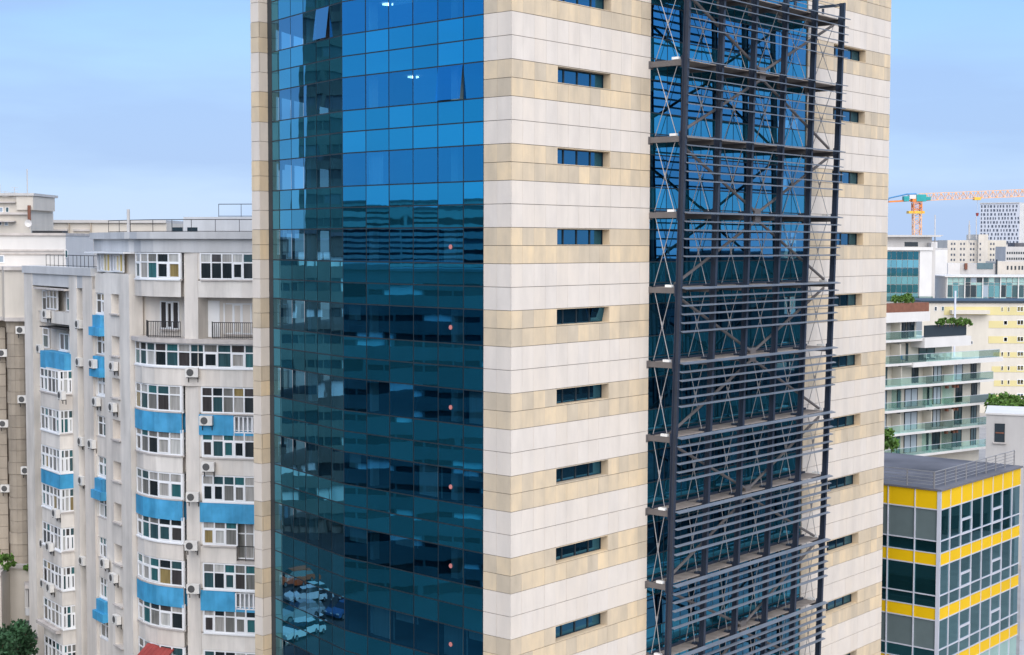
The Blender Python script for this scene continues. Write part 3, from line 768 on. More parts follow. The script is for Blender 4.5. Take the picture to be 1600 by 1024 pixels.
# ------------------------------------------------------------------ beige stone block behind it, at the left edge
BY = 119.5
bt = thing('stone_apartment_block', 'weathered beige stone apartment block with a rounded pier at the left edge', 'apartment block', (P(5,124).x, 124, GZ))
zt_ = zat(424, BY); zc_ = zat(497, BY)
MB().prism([P(-140,121.6), P(14,121.6), P(48,121.2), P(60,121.2), P(60,135), P(-140,135)], GZ, zt_).build('wall', m_beige, bt)
MB().prism([P(-140,119.7), P(7,119.9), P(11,118.6), P(47,118.4), P(52,121.2), P(-140,121.5)], zc_, zt_+.0).build('upper_storey', m_beige2, bt)
MB().prism([P(-140,119.4), P(8,119.6), P(11,118.3), P(48,118.1), P(53,121.2), P(-140,121.3)], zc_-.30, zc_-.003).build('cornice', m_stone2, bt)
MB().prism([P(-140,119.5), P(8,119.7), P(10,118.4), P(48,118.2), P(53,121.2), P(-140,121.3)], zt_+.003, zt_+.30).build('roof_edge', m_stone2, bt)
cc = P(31.5, 119.6); hh = .95; z = zc_-.31; k = 0
zb_ = zat(888, 118.6)
while z > zb_:
    ring_ = (k % 3 == 0)
    r_ = 1.0 if not ring_ else 1.06
    h_ = hh if not ring_ else .95
    for a0 in range(8):
        t0, t1 = math.pi+math.pi*a0/8, math.pi+math.pi*(a0+1)/8-.012
        q = [(cc.x+rr_*math.cos(t)*.88, cc.y+rr_*math.sin(t)*.9, zz) for zz in (max(z-h_+.025, zb_), z) for rr_, t in ((r_-.1,t0),(r_,t0),(r_,t1),(r_-.1,t1))]
        if z-h_ > GZ and a0 in (1,3,5,7):
            t0 = math.pi+math.pi*(a0-1)/8
            mid = (t0+t1)/2
            vs = []
            for zz in (max(z-h_+.025, zb_), z):
                vs += [(cc.x+rr_*math.cos(t)*.88, cc.y+rr_*math.sin(t)*.9, zz) for rr_, t in ((r_-.1,t0),(r_,t0),(r_,mid),(r_,t1),(r_-.1,t1))]
            MB().add(vs, [(0,1,2,3,4),(9,8,7,6,5)]+[(i,(i+1)%5,(i+1)%5+5,i+5) for i in range(5)]).build('stone_block', m_stile, bt)
    z -= h_; k += 1
MB().prism([(cc.x-.80,cc.y-.3),(cc.x-.4,cc.y-.75),(cc.x+.4,cc.y-.75),(cc.x+.80,cc.y-.3),(cc.x+.8,cc.y+2),(cc.x-.8,cc.y+2)], zb_, zc_-.3).build('pier_core', m_joint, bt)
z = zc_-.9; k = 0
while z > zb_:
    MB().prism([P(-140,120.4), P(-30,120.4), P(-30,121.5), P(-140,121.5)], z-1.2, z).build('stone_band', m_stile, bt)
    MB().prism([P(-29.7,120.3), P(11,120.5), P(11.5,121.5), P(-29.7,121.5)], z-.93, z-.0).build('stone_block', m_stile, bt)
    z -= .955 if k % 3 else .97; k += 1
# podium with planter, arches and an enclosed balcony
zp = zat(893, 116.5)
MB().prism([P(-140,112.0), P(-2,114.6), P(12,117.4), P(50,117.2), P(52,121), P(-140,121)], GZ, zp).build('podium', m_beige2, bt)
MB().strip([P(-140,111.8), P(-2,114.4), P(12,117.2), P(51,117.0)], zp+.003, zp+.32, .45, V2(.2,-1)).build('planter_edge', m_stone2, bt)
pv = [P(34,117.0), P(35,115.6), P(51,115.4), P(52,117)]
MB().prism(pv, zat(920,116), zat(915,116)).build('balcony_roof', m_stone2, bt)
glazing(bt, [P(34.5,117.0), P(35.5,115.8)], zat(951,116), zat(920,116)-.003, 2, V2(-1,0), transom=None, frame=m_grey, sill=False)
glazing(bt, [P(35.5,115.8), P(51,115.6)], zat(951,116), zat(920,116)-.003, 4, V2(0,-1), transom=None, frame=m_grey, sill=False)
MB().prism([P(34.7,117.0), P(35.6,115.7), P(51,115.5), P(52,117)], zat(962,116), zat(951,116)-.003).build('balcony_front', m_plas2, bt)
for s0 in (.5, 4.6):
    f = Fr(P(-2,114.6), (P(-140,112)-P(-2,114.6)))
    m = MB(); pts = [f.w(s0,.06,zat(955,114)), f.w(s0+3,.06,zat(955,114))]; n = 10
    arc = [f.w(s0+1.5+1.5*math.cos(math.pi*i/n), .03, zat(925,114)+1.2*math.sin(math.pi*i/n)) for i in range(n+1)]
    arc2 = [a+Vector((f.N.x*.08,f.N.y*.08,0)) for a in arc]; lo = [f.w(s0,.03,zat(955,114)), f.w(s0+3,.03,zat(955,114))]; lo2 = [a+Vector((f.N.x*.08,f.N.y*.08,0)) for a in lo]
    c_ = arc+lo; c2 = arc2+lo2; L_ = len(c_)
    m.add(c_+c2, [list(range(L_)), list(range(L_,2*L_))[::-1]]+[(i,(i+1)%L_,(i+1)%L_+L_,i+L_) for i in range(L_)])
    m.build('arched_opening', m_black, bt)
f = Fr(P(30,115.5), (1,0), (0,-1))
MB().hexa([f.w(s,e,z_) for z_, o_ in ((zat(1000,114),0),(zat(1000,114)+.12,0)) for s,e in ((-.9,3.2),(1.1,3.2),(1.1,3.2),(-.9,3.2))]) if False else None
q0 = zat(978,115.5); q1 = zat(998,113)
MB().hexa([Vector((*P(30,116.8),q0-.12)), Vector((*P(56,116.8),q0-.12)), Vector((*P(54,113.2),q1-.12)), Vector((*P(26,113.2),q1-.12)), Vector((*P(30,116.8),q0)), Vector((*P(56,116.8),q0)), Vector((*P(54,113.2),q1)), Vector((*P(26,113.2),q1))]).build('canopy', m_roof, bt)
MB().strip([P(26,113.3), P(54,113.3)], GZ+2.0, q1-.125, .12, V2(0,-1)).build('shop_sign_band', m_black, bt)
def ac_b(px, py, Y, label): ac_rw(px, py, Y, label, (0,-1))
ac_b(35, 515, 118.5, 'air conditioner on the rounded beige pier just below its cornice')
ac_b(6, 551, 120.3, 'air conditioner on the beige wall at the left edge, highest of three')
ac_b(38, 623, 118.5, 'air conditioner on the rounded beige pier, second from its cornice')
ac_b(8, 661, 120.3, 'air conditioner on the beige wall at the left edge, middle of three')
ac_b(43, 734, 118.6, 'air conditioner at the edge of the rounded beige pier, lowest of its units')
ac_b(11, 762, 120.3, 'air conditioner on the beige wall at the left edge, lowest of three')

# ------------------------------------------------------------------ roofs further back on the left
def simple_windows(parent, fr, e, rects, mat=None, name='window', frame=None, mull=True):
    for (s0, s1, z0, z1) in rects:
        m = MB(); t = min(.08, (s1-s0)*.12)
        m.box(fr, s0, s1, e-.1, e+.03, z0, z0+t).box(fr, s0, s1, e-.1, e+.03, z1-t, z1).box(fr, s0, s0+t, e-.1, e+.03, z0+t, z1-t).box(fr, s1-t, s1, e-.1, e+.03, z0+t, z1-t)
        if mull and s1-s0 > .9: m.box(fr, (s0+s1)/2-t/2, (s0+s1)/2+t/2, e-.1, e+.025, z0+t, z1-t)
        o = m.build(name, frame or m_frame, parent)
        fbox('pane', mat or m_gwin, o, fr, s0+t, s1-t, e-.04, e-.0, z0+t, z1-t)
def prect(fr, x0, y0, x1, y1):
    xm = (x0+x1)/2; return (fr.s(x0,(y0+y1)/2), fr.s(x1,(y0+y1)/2), fr.z(xm,y1), fr.z(xm,y0))
YA = 128
ww = thing('white_roof_block', 'low white roof block with a plain band, left edge under the pale roof tower', 'roof building', (P(40,YA).x, YA, GZ))
fA = Fr(P(-150,YA), (1,0), (0,-1)); z0, z1 = GZ, zat(370,YA)
MB().box(fA, 0, fA.s(103,400), -9, 0, z0, z1).build('wall', m_white, ww)
MB().box(fA, 0, fA.s(104,400), -9, .15, z1+.002, z1+.22).build('roof_edge', m_stone2, ww)
MB().box(fA, 0, fA.s(100,400), .002, .10, fA.z(50,393), fA.z(50,390)).box(fA, 0, fA.s(100,400), .002, .10, fA.z(50,398), fA.z(50,395)).build('band', m_stone2, ww)
simple_windows(ww, fA, .02, [prect(fA,-14,399,7,411), prect(fA,102,391,106,403)])
MB().box(fA, fA.s(48,366), fA.s(95,366), -2, -.4, z1+.22, z1+.42).build('roof_tank', m_black, ww)
YB = 142
pt = thing('roof_tower', 'pale square roof tower with antennas on top, at the left edge', 'roof tower', (P(20,YB).x, YB, GZ))
fB = Fr(P(-60,YB), (1,0), (0,-1)); zr = zat(308,YB)
MB().box(fB, 0, fB.s(48,340), -7, 0, GZ, zr).build('wall', m_beige2, pt)
MB().box(fB, fB.s(27,320), fB.s(53,320), -6.5, .25, zat(330,YB), zr-.03).build('corner_block', m_beige2, pt)
MB().box(fB, 0, fB.s(55,320), -7.2, .4, zr+.002, zr+.25).build('roof_edge', m_grey, pt)
MB().box(fB, 0, fB.s(26,320), .002, .35, zat(317,YB)-.12, zat(317,YB)).box(fB, 0, fB.s(48,320), .002, .3, zat(334,YB)-.2, zat(334,YB)).box(fB, 0, fB.s(25,320), .002, .7, zat(347,YB)-.12, zat(347,YB)).build('band', m_stone2, pt)
simple_windows(pt, fB, .02, [prect(fB,-2,324,5,332), prect(fB,9,324,14,332), prect(fB,7,346,13,353), prect(fB,-3,346,3,352)])
MB().tube(Vector((*P(51.5,YB-.6),zat(349,YB))), Vector((*P(51.5,YB-.6),zat(323,YB))), .16, 8).build('flue_pipe', m_brick, pt)
def aerial(parent, px, y0, y1, Y, bars=0, r=.03):
    b, t = Vector((*P(px,Y,y0), zat(y0,Y))), Vector((*P(px,Y,y0), zat(y1,Y))); m = MB().tube(b, t, r, 5)
    for k in range(bars):
        z_ = t.z-.12*k*2; m.tube((b.x-.35+.04*k, b.y, z_), (b.x+.35-.04*k, b.y, z_), .018, 4)
    m.build('aerial', m_grey, parent)
aerial(pt, 43, 308, 266, YB-2, 0, .05); aerial(pt, 23, 308, 295, YB-2, 5); aerial(pt, 8, 308, 301, YB-2, 3); aerial(pt, 0, 308, 289, YB-3, 0, .05); aerial(pt, 15, 308, 303, YB-2, 2)
m = MB(); dc = Vector((*P(50.5,YB-1.2), zat(351,YB)))
for i in range(10): m.add([dc, dc+Vector((.35*math.cos(i*.6283),-.15,.35*math.sin(i*.6283))), dc+Vector((.35*math.cos((i+1)*.6283),-.15,.35*math.sin((i+1)*.6283)))], [(0,1,2)])
m.tube(dc, dc+Vector((0,.3,-.6)), .04).build('satellite_dish', m_white, pt)
YC = 156
lb = thing('beige_terrace_block', 'long low beige block with a flat roof behind the white roof block', 'apartment block', (P(105,YC).x, YC, GZ))
fC = Fr(P(30,YC), (1,0), (0,-1)); zr = zat(350,YC)
MB().box(fC, 0, fC.s(260,350), -9, 0, GZ, zr).build('wall', m_beige2, lb)
MB().box(fC, 0, fC.s(260,350), -9, .25, zr+.002, zr+.3).build('roof_edge', m_grey, lb)
MB().box(fC, fC.s(110,376), fC.s(152,376), .002, .9, zat(383,YC), zat(376,YC)).box(fC, fC.s(110,390), fC.s(152,390), .002, 1.0, zat(395,YC), zat(385,YC)).build('balcony', m_beige2, lb)
MB().box(fC, fC.s(80,360), fC.s(106,360), .002, .18, zat(363,YC), zat(360,YC)).box(fC, fC.s(115,360), fC.s(141,360), .002, .18, zat(363,YC), zat(360,YC)).build('band', m_stone2, lb)
for px in (64, 71, 108, 142): MB().box(fC, fC.s(px,360), fC.s(px+1.2,360), .003, .2, zat(405,YC), zr).build('pilaster', m_beige, lb)
simple_windows(lb, fC, .02, [prect(fC,122,367,129,374), prect(fC,129.5,367,135,374), prect(fC,118,388,124,396), prect(fC,126,388,131,394), prect(fC,58,356,60,359)])

# ------------------------------------------------------------------ yellow-banded office building on the right
YP = P(1471, 98); FYR = Fr(YP, DR); FYL = Fr(YP, DL)
yb = thing('banded_office_building', 'low office building with yellow bands and a grey flat roof, right of the tower', 'office building', (YP.x+4, YP.y+5, GZ))
YL, YW = 13.9, 20
ZR = -15.48
lv = [ZR]                                     # yellow top, glass top, transom, glass bottom per storey
st = [(-15.48,-16.75,-18.87,-19.70)]
while st[-1][3] > GZ+3: a = st[-1][3]; st.append((a, a-.83, a-.83-2.02, a-3.68))
yc = V2(*FYR.w(YL,0,0)[:2]); q3 = yc+DL*YW; q4 = YP+DL*YW
MB().prism(inset([YP, yc, q3, q4], .16), GZ, ZR-.02).build('core', m_room, yb)
rcut = [0, .35, 1.60, 3.48, 5.20, 7.08, 8.90, 10.64, 12.43, 13.78]
rcut = [0.18]+[1.60+1.78*k for k in range(7)]+[13.85]
lcut = [0.18]+[1.78+1.95*k for k in range(10)]
for (fr, cuts, sd_) in ((FYR, rcut, 'r'), (FYL, lcut, 'l')):
    for k, (a, b) in enumerate(zip(cuts, cuts[1:])):
        if sd_ == 'l' and k > 3: break
        for n_, (z0, z1, z2, z3) in enumerate(st):
            if z0 < GZ+2: continue
            fbox('yellow_panel', m_yel, yb, fr, a+.03, b-.03, -.06, .0, z1+.04, z0-.03)
            blind = sd_ == 'l' and n_ in (0, 2)
            low = sd_ == 'r' and n_ == 3
            if sd_ == 'r' and k in (2, 5) and not low:
                zm = z1+(z2-z1)*.54
                m = MB().box(fr, a+.02, b-.02, -.05, .045, zm-.07, zm+.07).box(fr, b-.12, b+.02, -.05, .043, z2+.08, zm-.07).box(fr, a+.02, b-.02, -.05, .045, z2-.06, z2+.08).box(fr, a-.02, a+.10, -.05, .043, z2+.08, zm-.07)
                o = m.build('opening_light', m_trim, yb)
                fbox('pane', m_ygl, o, fr, a+.10, b-.12, -.05, -.03, z2+.08, zm-.07)
                fbox('glass_pane', m_ygl, yb, fr, a+.03, b-.03, -.07, -.05, zm+.075, z1-.03)
            else: fbox('blind_pane' if blind else 'glass_pane', m_yblind if blind else (m_palegr if low else m_ygl), yb, fr, a+.03, b-.03, -.07, -.05, z2+.03, z1-.03)
            fbox('glass_pane', m_palegr if low else m_ygl, yb, fr, a+.03, b-.03, -.07, -.05, z3+.03, z2-.03)
    m = MB()
    for q in cuts[1:-1]:
        m.box(fr, q-.032, q+.032, -.1, .06 if sd_ == 'l' else .03, GZ, ZR-.03)
    for z0, z1, z2, z3 in st:
        for zz, t in ((z1,.04),(z2,.035),(z3,.03)): m.box(fr, 0, cuts[-1], -.1, .025, zz-t, zz+t)
    m.build('mullion', m_trim, yb)
MB().prism([YP-DL*.0-FYR.N*.20+DR*(-.03), YP+DR*.2-FYR.N*.0, YP+FYR.N*.05-DR*.05, YP+DL*.2-DR*.06], GZ, ZR-.01).build('corner_post', m_trim, yb)
MB().prism([YP-DR*.12+FYR.N*.12, yc+DR*.1+FYR.N*.12, q3+DR*.1, q4-DR*.12], ZR, ZR+.12).build('roof', m_roof, yb)
m = MB().prism([q4-DR*.12, q4-DR*.12-DL*.5, q3+DR*.1-DL*.5, q3+DR*.1], ZR+.122, ZR+.62); m.build('back_parapet', m_mull, yb)
def roof_rail(parent, a, b, z, h, n, mat):
    m = MB(); A, B = Vector((a.x,a.y,z)), Vector((b.x,b.y,z))
    for k in range(5): m.beam(A+Vector((0,0,h*(k+1)/5)), B+Vector((0,0,h*(k+1)/5)), .03 if k < 4 else .05, .03 if k < 4 else .05)
    for k in range(n+1): p = A+(B-A)*(k/n); m.beam(p, p+Vector((0,0,h)), .06, .06, B-A)
    m.build('roof_railing', mat, parent)
roof_rail(yb, YP+DL*.5+DR*.12, yc+DL*.5-DR*.1, ZR+.12, 1.1, 8, m_rod)
roof_rail(yb, YP+DL*.55+DR*.15, YP+DL*12+DR*.15, ZR+.12, 1.1, 6, m_rod)
roof_rail(yb, q4-DL*.8+DR*.3, q3-DL*.8, ZR+.62, .9, 8, m_rod)
# metal-clad tower at the end of its facade
tb = thing('service_tower', 'pale blue-grey clad service tower at the right end of the yellow banded building', 'service tower', (yc.x+1, yc.y+1, GZ))
ft = Fr(yc+DR*.30+FYR.N*.40, DR)
for k in range(9):
    MB().box(ft, 0, 2.6, -.35, 0, GZ+3.1*k+.01, GZ+3.1*(k+1)-.01).build('cladding_panel', m_trim, tb)

# ------------------------------------------------------------------ apartment house with glass balconies
B0, B1 = P(1383,194,600), P(1553,207,600); FB_ = Fr(B0, B1-B0); BL = 22.6
ba = thing('balcony_apartment_house', 'cream apartment house with stepped terraces and glass balconies, behind the yellow banded building', 'apartment house', (B0.x, B0.y, GZ))
lev = [-5.1, -8.2, -11.6, -14.8, -17.83, -20.97, -24.1, -27.2]       # floor slab tops
ext = [8.6, 16.0, 16.0, 22.6, 22.6, 22.6, 22.6, 22.6]
xs = 15.8
MB().box(FB_, -14, 8.4, -14, -2.0, GZ, -8.3).build('wall', m_cream, ba)
MB().box(FB_, 8.4, 15.9, -14, -2.0, GZ, -11.9).build('wall', m_cream, ba)
MB().box(FB_, 15.9, BL-.4, -14, -2.0, GZ, -15.1).build('wall', m_cream, ba)
# top roof with planter
MB().box(FB_, -14, 8.6, -14, .1, -9.35, -8.05).build('roof_slab', m_white, ba)
MB().box(FB_, -14, 8.45, -1.2, .02, -8.04, -6.85).build('planter', m_brick, ba)
for z, x1 in ((-11.65, 8.0), (-14.8, 22.6), (-17.83, 22.6), (-20.97, 22.6), (-24.1, 22.6), (-27.2, 22.6)):
    MB().box(FB_, -14, x1, -2.05, 0, z-.32, z).build('balcony_slab', m_white, ba)
MB().box(FB_, 7.3, 17.0, -3, .35, -12.9, -11.6).build('terrace_edge', m_white, ba)
MB().box(FB_, 5.2, 24.2, -2.05, .25, -15.42, -14.802).build('terrace_edge', m_white, ba)
for z, x0, x1 in ((-11.65,-14,7.2),(-14.8,-14,23.8),(-17.83,-14,22.5),(-20.97,-14,22.5),(-24.1,-14,22.5),(-27.2,-14,22.5)):
    s_ = x0
    while s_ < x1-.2:
        e_ = min(s_+3.7, x1); fbox('glass_balustrade', m_rail, ba, FB_, s_+.03, e_-.03, -.10, -.04, z+.02, z+1.05); s_ = e_
    MB().box(FB_, x0, x1, -.11, -.03, z+1.055, z+1.1).build('handrail', m_trim, ba)
rbb = random.Random(8)
for n_, (z, lay) in enumerate(((-11.65, [(.3,4.2,'w'),(5.0,6.2,'d'),(6.4,7.9,'d')]), (-14.8, [(3.3,4.9,'d'),(6.3,6.7,'d'),(8.9,12.2,'d'),(17.0,19,'s')]),
        (-17.83, [(0,2.6,'d'),(4.8,5.3,'d'),(7.6,8.9,'d'),(10.7,11.2,'d'),(12.0,13.7,'b'),(15.4,18.2,'b'),(20.0,21.2,'d')]),
        (-20.97, [(0,2.6,'d'),(4.7,5.3,'d'),(6.2,8.8,'b'),(10.8,11.2,'d'),(12.0,13.6,'b'),(16.8,18.2,'d'),(20.2,21.4,'d')]),
        (-24.1, [(0.2,2.6,'b'),(4.7,5.3,'d'),(6.2,8.8,'b'),(10.8,11.2,'d'),(12.0,13.6,'b'),(16.6,18.2,'d'),(20.2,21.4,'d')]),
        (-27.2, [(4.7,5.3,'d'),(6.2,8.8,'b'),(10.8,11.2,'d'),(12.0,13.6,'d'),(16.2,18.2,'d'),(20.2,21.4,'d')]))):
    for s0, s1, t in lay:
        if t == 's': continue
        m = MB().box(FB_, s0, s1, -1.99, -1.88, z+2.35, z+2.45)
        for q in ([s0, s1-.08] if s1-s0 < 1 else [s0, (s0+s1)/2-.04, s1-.08]): m.box(FB_, q, q+.08, -1.99, -1.88, z, z+2.35)
        o = m.build('sliding_door', m_mull if t != 'w' else m_white, ba)
        fbox('pane', {'d': m_gwin, 'b': m_blindp, 'w': m_white}[t] if t != 'b' else m_gwin2, o, FB_, s0+.08, s1-.08, -1.97, -1.93, z+.05, z+2.35)
    if n_ >= 2:
        for q_, e_ in ((14.0,-.15),(9.9,-.4),(3.6,-.4)): fbox('partition', m_rail if n_ % 2 else m_cream, ba, FB_, q_, q_+.1, -1.95, e_, z+.02, z+2.5)
        for q in (13.2, 14.6, 15.3): MB().box(FB_, q, q+.28, -.9, -.45, z+2.25, z+2.62).build('awning_box', m_brick, ba)
    else: MB().box(FB_, 3.2, 3.35, -1.95, -.3, z+.02, z+2.5).build('partition', m_cream, ba)
MB().box(FB_, 17.5, 22.3, -.03, .03, -20.9, -19.9).build('dark_screen', m_yblind, ba)

# terrace furniture
def chair_at(s_, e_, z, a, mat, label):
    p = FB_.w(s_, e_, z); t = thing('terrace_chair', label, 'chair', p, 'terrace chairs on the balcony house'); f = Fr((p.x,p.y), (math.cos(a), math.sin(a)), (math.sin(a), -math.cos(a)))
    MB().box(f, -.25, .25, -.25, .25, z+.40, z+.46).build('seat', mat, t); MB().box(f, -.25, .25, -.29, -.23, z+.461, z+.95).build('backrest', mat, t)
    for x in (-.22, .22):
        for y in (-.22, .22): MB().box(f, x-.02, x+.02, y-.02, y+.02, z, z+.395).build('leg', m_rod, t)
for k, (s_, e_, a, c_, lab) in enumerate(((9.6,-1.2,.4,m_white,'first white chair from the tower side on the wide balcony terrace'),(10.8,-1.0,2.4,m_white,'second white chair from the tower side on the wide balcony terrace'),(12.6,-1.1,.2,m_white,'third white chair from the tower side on the wide balcony terrace'),(13.8,-.9,2.8,m_white,'last white chair from the tower side on the wide balcony terrace'),(4.3,-.8,.6,m_crb,'blue chair on the balcony below the upper terrace, near the tower'))):
    chair_at(s_, e_, -14.8, a, c_, lab)
tt = thing('terrace_table', 'round white table between the chairs on the wide balcony terrace', 'table', FB_.w(11.7,-1.1,-14.8)); c_ = FB_.w(11.7,-1.1,0)
MB().tube((c_.x,c_.y,-14.08),(c_.x,c_.y,-14.04),.5,14).build('table_top', m_white, tt); MB().tube((c_.x,c_.y,-14.8),(c_.x,c_.y,-14.09),.05,6).build('leg', m_rod, tt)
# yellow and cream slab block behind
YS = 285; fS = Fr(P(1440,YS,550), (1,-.0), (0,-1))
sb = thing('striped_apartment_slab', 'cream apartment slab with pale yellow stripes, behind the glass balconies', 'apartment slab', (P(1540,YS,550).x, YS, GZ))
zt_ = zat(472,YS)
MB().box(fS, 0, 36, -14, 0, GZ, zt_).build('wall', m_cream, sb)
MB().box(fS, -.2, 36.2, -14.2, .3, zt_+.002, zt_+.4).build('roof_edge', m_mull, sb)
for ya, yb_, xa, xb in ((478,491,1474,1640),(500,511,1544,1640),(524,535,1544,1640),(549,557,1552,1640),(571,580,1550,1640),(593,602,1554,1640),(616,625,1556,1640)):
    MB().box(fS, fS.s(xa,550), fS.s(xb,550), .003, .05, zat(yb_,YS), zat(ya,YS)).build('yellow_stripe', m_ystripe, sb)
rects = []
for y0 in (480, 501, 527, 550, 572, 594, 616):
    for x0, x1 in ((1564,1567.5),(1574,1577.5)) if y0 not in (501,527) else ((1568,1574),): rects.append(prect(fS, x0, y0, x1, y0+7))
    rects.append(prect(fS, 1589, y0-1, 1599, y0+7)); rects.append(prect(fS, 1612, y0-1, 1622, y0+7))
rects += [prect(fS,1460,479,1464,486), prect(fS,1471,479,1475,486), prect(fS,1490,477,1494,481), prect(fS,1507,533,1511,538), prect(fS,1516,533,1520,538)]
simple_windows(sb, fS, .05, rects)
MB().box(fS, fS.s(1484,480), fS.s(1543,480), .0, 1.6, zat(489,YS), zat(483,YS)).build('balcony', m_cream, sb)
MB().box(fS, fS.s(1481,480), fS.s(1483.5,480), 4, 4.3, GZ, zat(452,YS)).build('lightning_mast', m_trim, sb)

# grey rendered house
YG = 150; fG = Fr(P(1541,YG,660), (1,-.35)); gh = thing('grey_house', 'plain grey rendered house with one dark window, behind the yellow building roof', 'house', (P(1560,YG).x, YG, GZ))
zg = zat(646,YG)
MB().box(fG, 0, 9, -7, 0, GZ, zg).build('wall', m_grey, gh)
MB().box(fG, -.1, 9.1, -7.1, .12, zg+.002, zg+.18).build('roof', m_white, gh)
x0, x1, z0, z1 = prect(fG, 1554, 662, 1570, 691)
m = MB().box(fG, x0, x1, -.05, .06, z0, z0+.08).box(fG, x0, x1, -.05, .06, z1-.08, z1).box(fG, x0, x0+.08, -.05, .06, z0+.08, z1-.08).box(fG, x1-.08, x1, -.05, .06, z0+.08, z1-.08).box(fG, (x0+x1)/2-.04, (x0+x1)/2+.04, -.05, .055, z0+.08, z1-.08)
o = m.build('window', m_mull, gh); MB().box(fG, x0+.08, x1-.08, -.05, .07, (z0+z1)/2-.07, (z0+z1)/2+.07).build('middle_bar', m_brick, o); fbox('pane', m_mull, o, fG, x0+.08, x1-.08, .0, .02, z0+.08, z1-.08)
MB().box(fG, x0-.15, x1+.15, .0, .2, z0-.15, z0-.01).build('sill', m_stone2, gh)

# teal glass office, white office with glass front, white blank slab
def grid_windows(parent, fr, xs_, zs_, e, mat, name='window', reveal=None):
    for s0, s1 in xs_:
        for z0, z1 in zs_: fbox(name, mat, parent, fr, s0, s1, e-.4, e, z0, z1)
YT = 400; fT = Fr(P(1478,YT,450), (1,0), (0,-1))
tg = thing('teal_glass_office', 'low teal glass office building with white frames, under the beige hotel on the skyline', 'office building', (P(1540,YT).x, YT, GZ))
zA, zB_ = zat(430,YT), zat(469,YT)
MB().box(fT, 0, 40, -20, -.5, GZ, zA-.3).build('wall', m_white, tg)
MB().box(fT, -.5, 40, -20, .6, zA-.28, zA).build('roof', m_white, tg)
for k in range(20):
    for z0, z1 in ((zat(440,YT), zA-.4), (zat(444,YT), zat(440,YT)-.1), (zat(463,YT), zat(444,YT)-.1), (zB_, zat(463,YT)-.1)):
        fbox('glass_pane', rbb.choice((m_teal, m_palegr, m_palegr, m_gwin)), tg, fT, .4+k*1.6, .4+k*1.6+1.42, -.45, -.3, z0+.05, z1)
for k in (0, 3, 6, 9, 12, 16): MB().box(fT, .15+k*1.6, .4+k*1.6, -.45, .1, zB_, zA-.28).build('column', m_white, tg)
MB().box(fT, 0, 40, -.4, .05, zat(467,YT), zat(466,YT)).build('rail', m_trim, tg)
YW_ = 390; fW = Fr(P(1300,YW_,420), (1,0), (0,-1)); wo = thing('white_glass_front_office', 'white office block with large dark glass front, directly right of the tower on the skyline', 'office building', (P(1430,YW_).x, YW_, GZ))
s = lambda px: fW.s(px, 420)
MB().box(fW, 0, s(1455), -18, -.4, GZ, zat(386,YW_)).build('wall', m_grey, wo)
MB().box(fW, s(1437), s(1456), -.38, 0, GZ, zat(390,YW_)).build('end_wall', m_white, wo)
MB().box(fW, 0, s(1457), -.38, .3, zat(390,YW_), zat(385,YW_)).build('cornice', m_white, wo)
MB().box(fW, 0, s(1462), -16, -4, zat(386,YW_), zat(369,YW_)).build('roof_plant', m_grey, wo)
MB().hexa([fW.w(a,b,z) for z, o_ in ((zat(369,YW_),0),(zat(366,YW_),1)) for a,b in ((-1,-17),(s(1471)+o_*1,-17),(s(1471)+o_*1,-2),(-1,-2))]).build('roof', m_grey, wo)
MB().box(fW, s(1419), s(1440), -3.99, -3.9, zat(384,YW_), zat(377,YW_)).build('louvred_opening', m_mull, wo)
MB().box(fW, s(1455)+.002, s(1462), -14, -.4, GZ, zat(378,YW_)).build('side_wall', m_grey, wo)
for k in range(9):
    a, b = s(1436)-(k+1)*1.45, s(1436)-k*1.45-.12
    for r in range(6):
        z1 = zat(392+r*13,YW_); z0 = zat(392+(r+1)*13,YW_)+.15
        fbox('glass_pane', m_ygl if r % 2 == 0 else m_teal, wo, fW, a, b, -.38, -.2, z0, z1)
MB().box(fW, 0, s(1458), -.3, .2, zat(470,YW_), zat(462,YW_)).build('terrace_rail', m_rail, wo)
ws = thing('white_blank_slab', 'blank white slab wall between the glass front office and the teal glass office', 'building', (P(1471,430).x, 430, GZ))
fq = Fr(P(1461,430,420), (1,0), (0,-1))
MB().box(fq, 0, fq.s(1481,420), -8, 0, GZ, zat(428,430)).box(fq, 0, fq.s(1480,420), -7, -.02, zat(427.9,430), zat(388,430)).build('wall', m_white, ws)
MB().box(fq, -.2, fq.s(1480,420)+.2, -7.2, .1, zat(388,430)+.01, zat(387,430)+.1).build('roof_edge', m_grey, ws)

# skyline hotel, tall dotted tower, low roofs
YH = 600; fH = Fr(P(1480,YH,400), (1,0), (0,-1)); ho = thing('beige_hotel_block', 'beige stepped block with small paired windows, skyline below the dotted tower', 'hotel', (P(1520,YH).x, YH, GZ))
s = lambda px: fH.s(px, 400)
MB().box(fH, 0, s(1527), -14, 0, GZ, zat(374,YH)).build('wall', m_beige2, ho)
MB().box(fH, s(1526), s(1541), -14, 2.0, GZ, zat(365,YH)).build('stair_tower', m_beige2, ho)
MB().box(fH, s(1541), s(1571), -14, .6, GZ, zat(374,YH)).build('wall', m_cream, ho)
for y in (378, 386, 395, 403):
    for px in (1485.5, 1490, 1500, 1505, 1515.5, 1520): fbox('window', m_farw, ho, fH, s(px), s(px+2.4), -.2, .06, zat(y+3.4,YH), zat(y,YH))
    for px in (1546, 1550.5): fbox('window', m_farw, ho, fH, s(px), s(px+2.4), .4, .66, zat(y+3.4,YH), zat(y,YH))
    fbox('window', m_farw, ho, fH, s(1528), s(1530), 1.8, 2.06, zat(y+3.4,YH), zat(y,YH))
YD = 800; fD = Fr(P(1531,YD,350), (1,-.62), (-.4,-1)); dt = thing('dotted_tower', 'tall white tower block dotted with staggered dark windows, far right skyline', 'tower block', (P(1565,YD).x, YD, GZ))
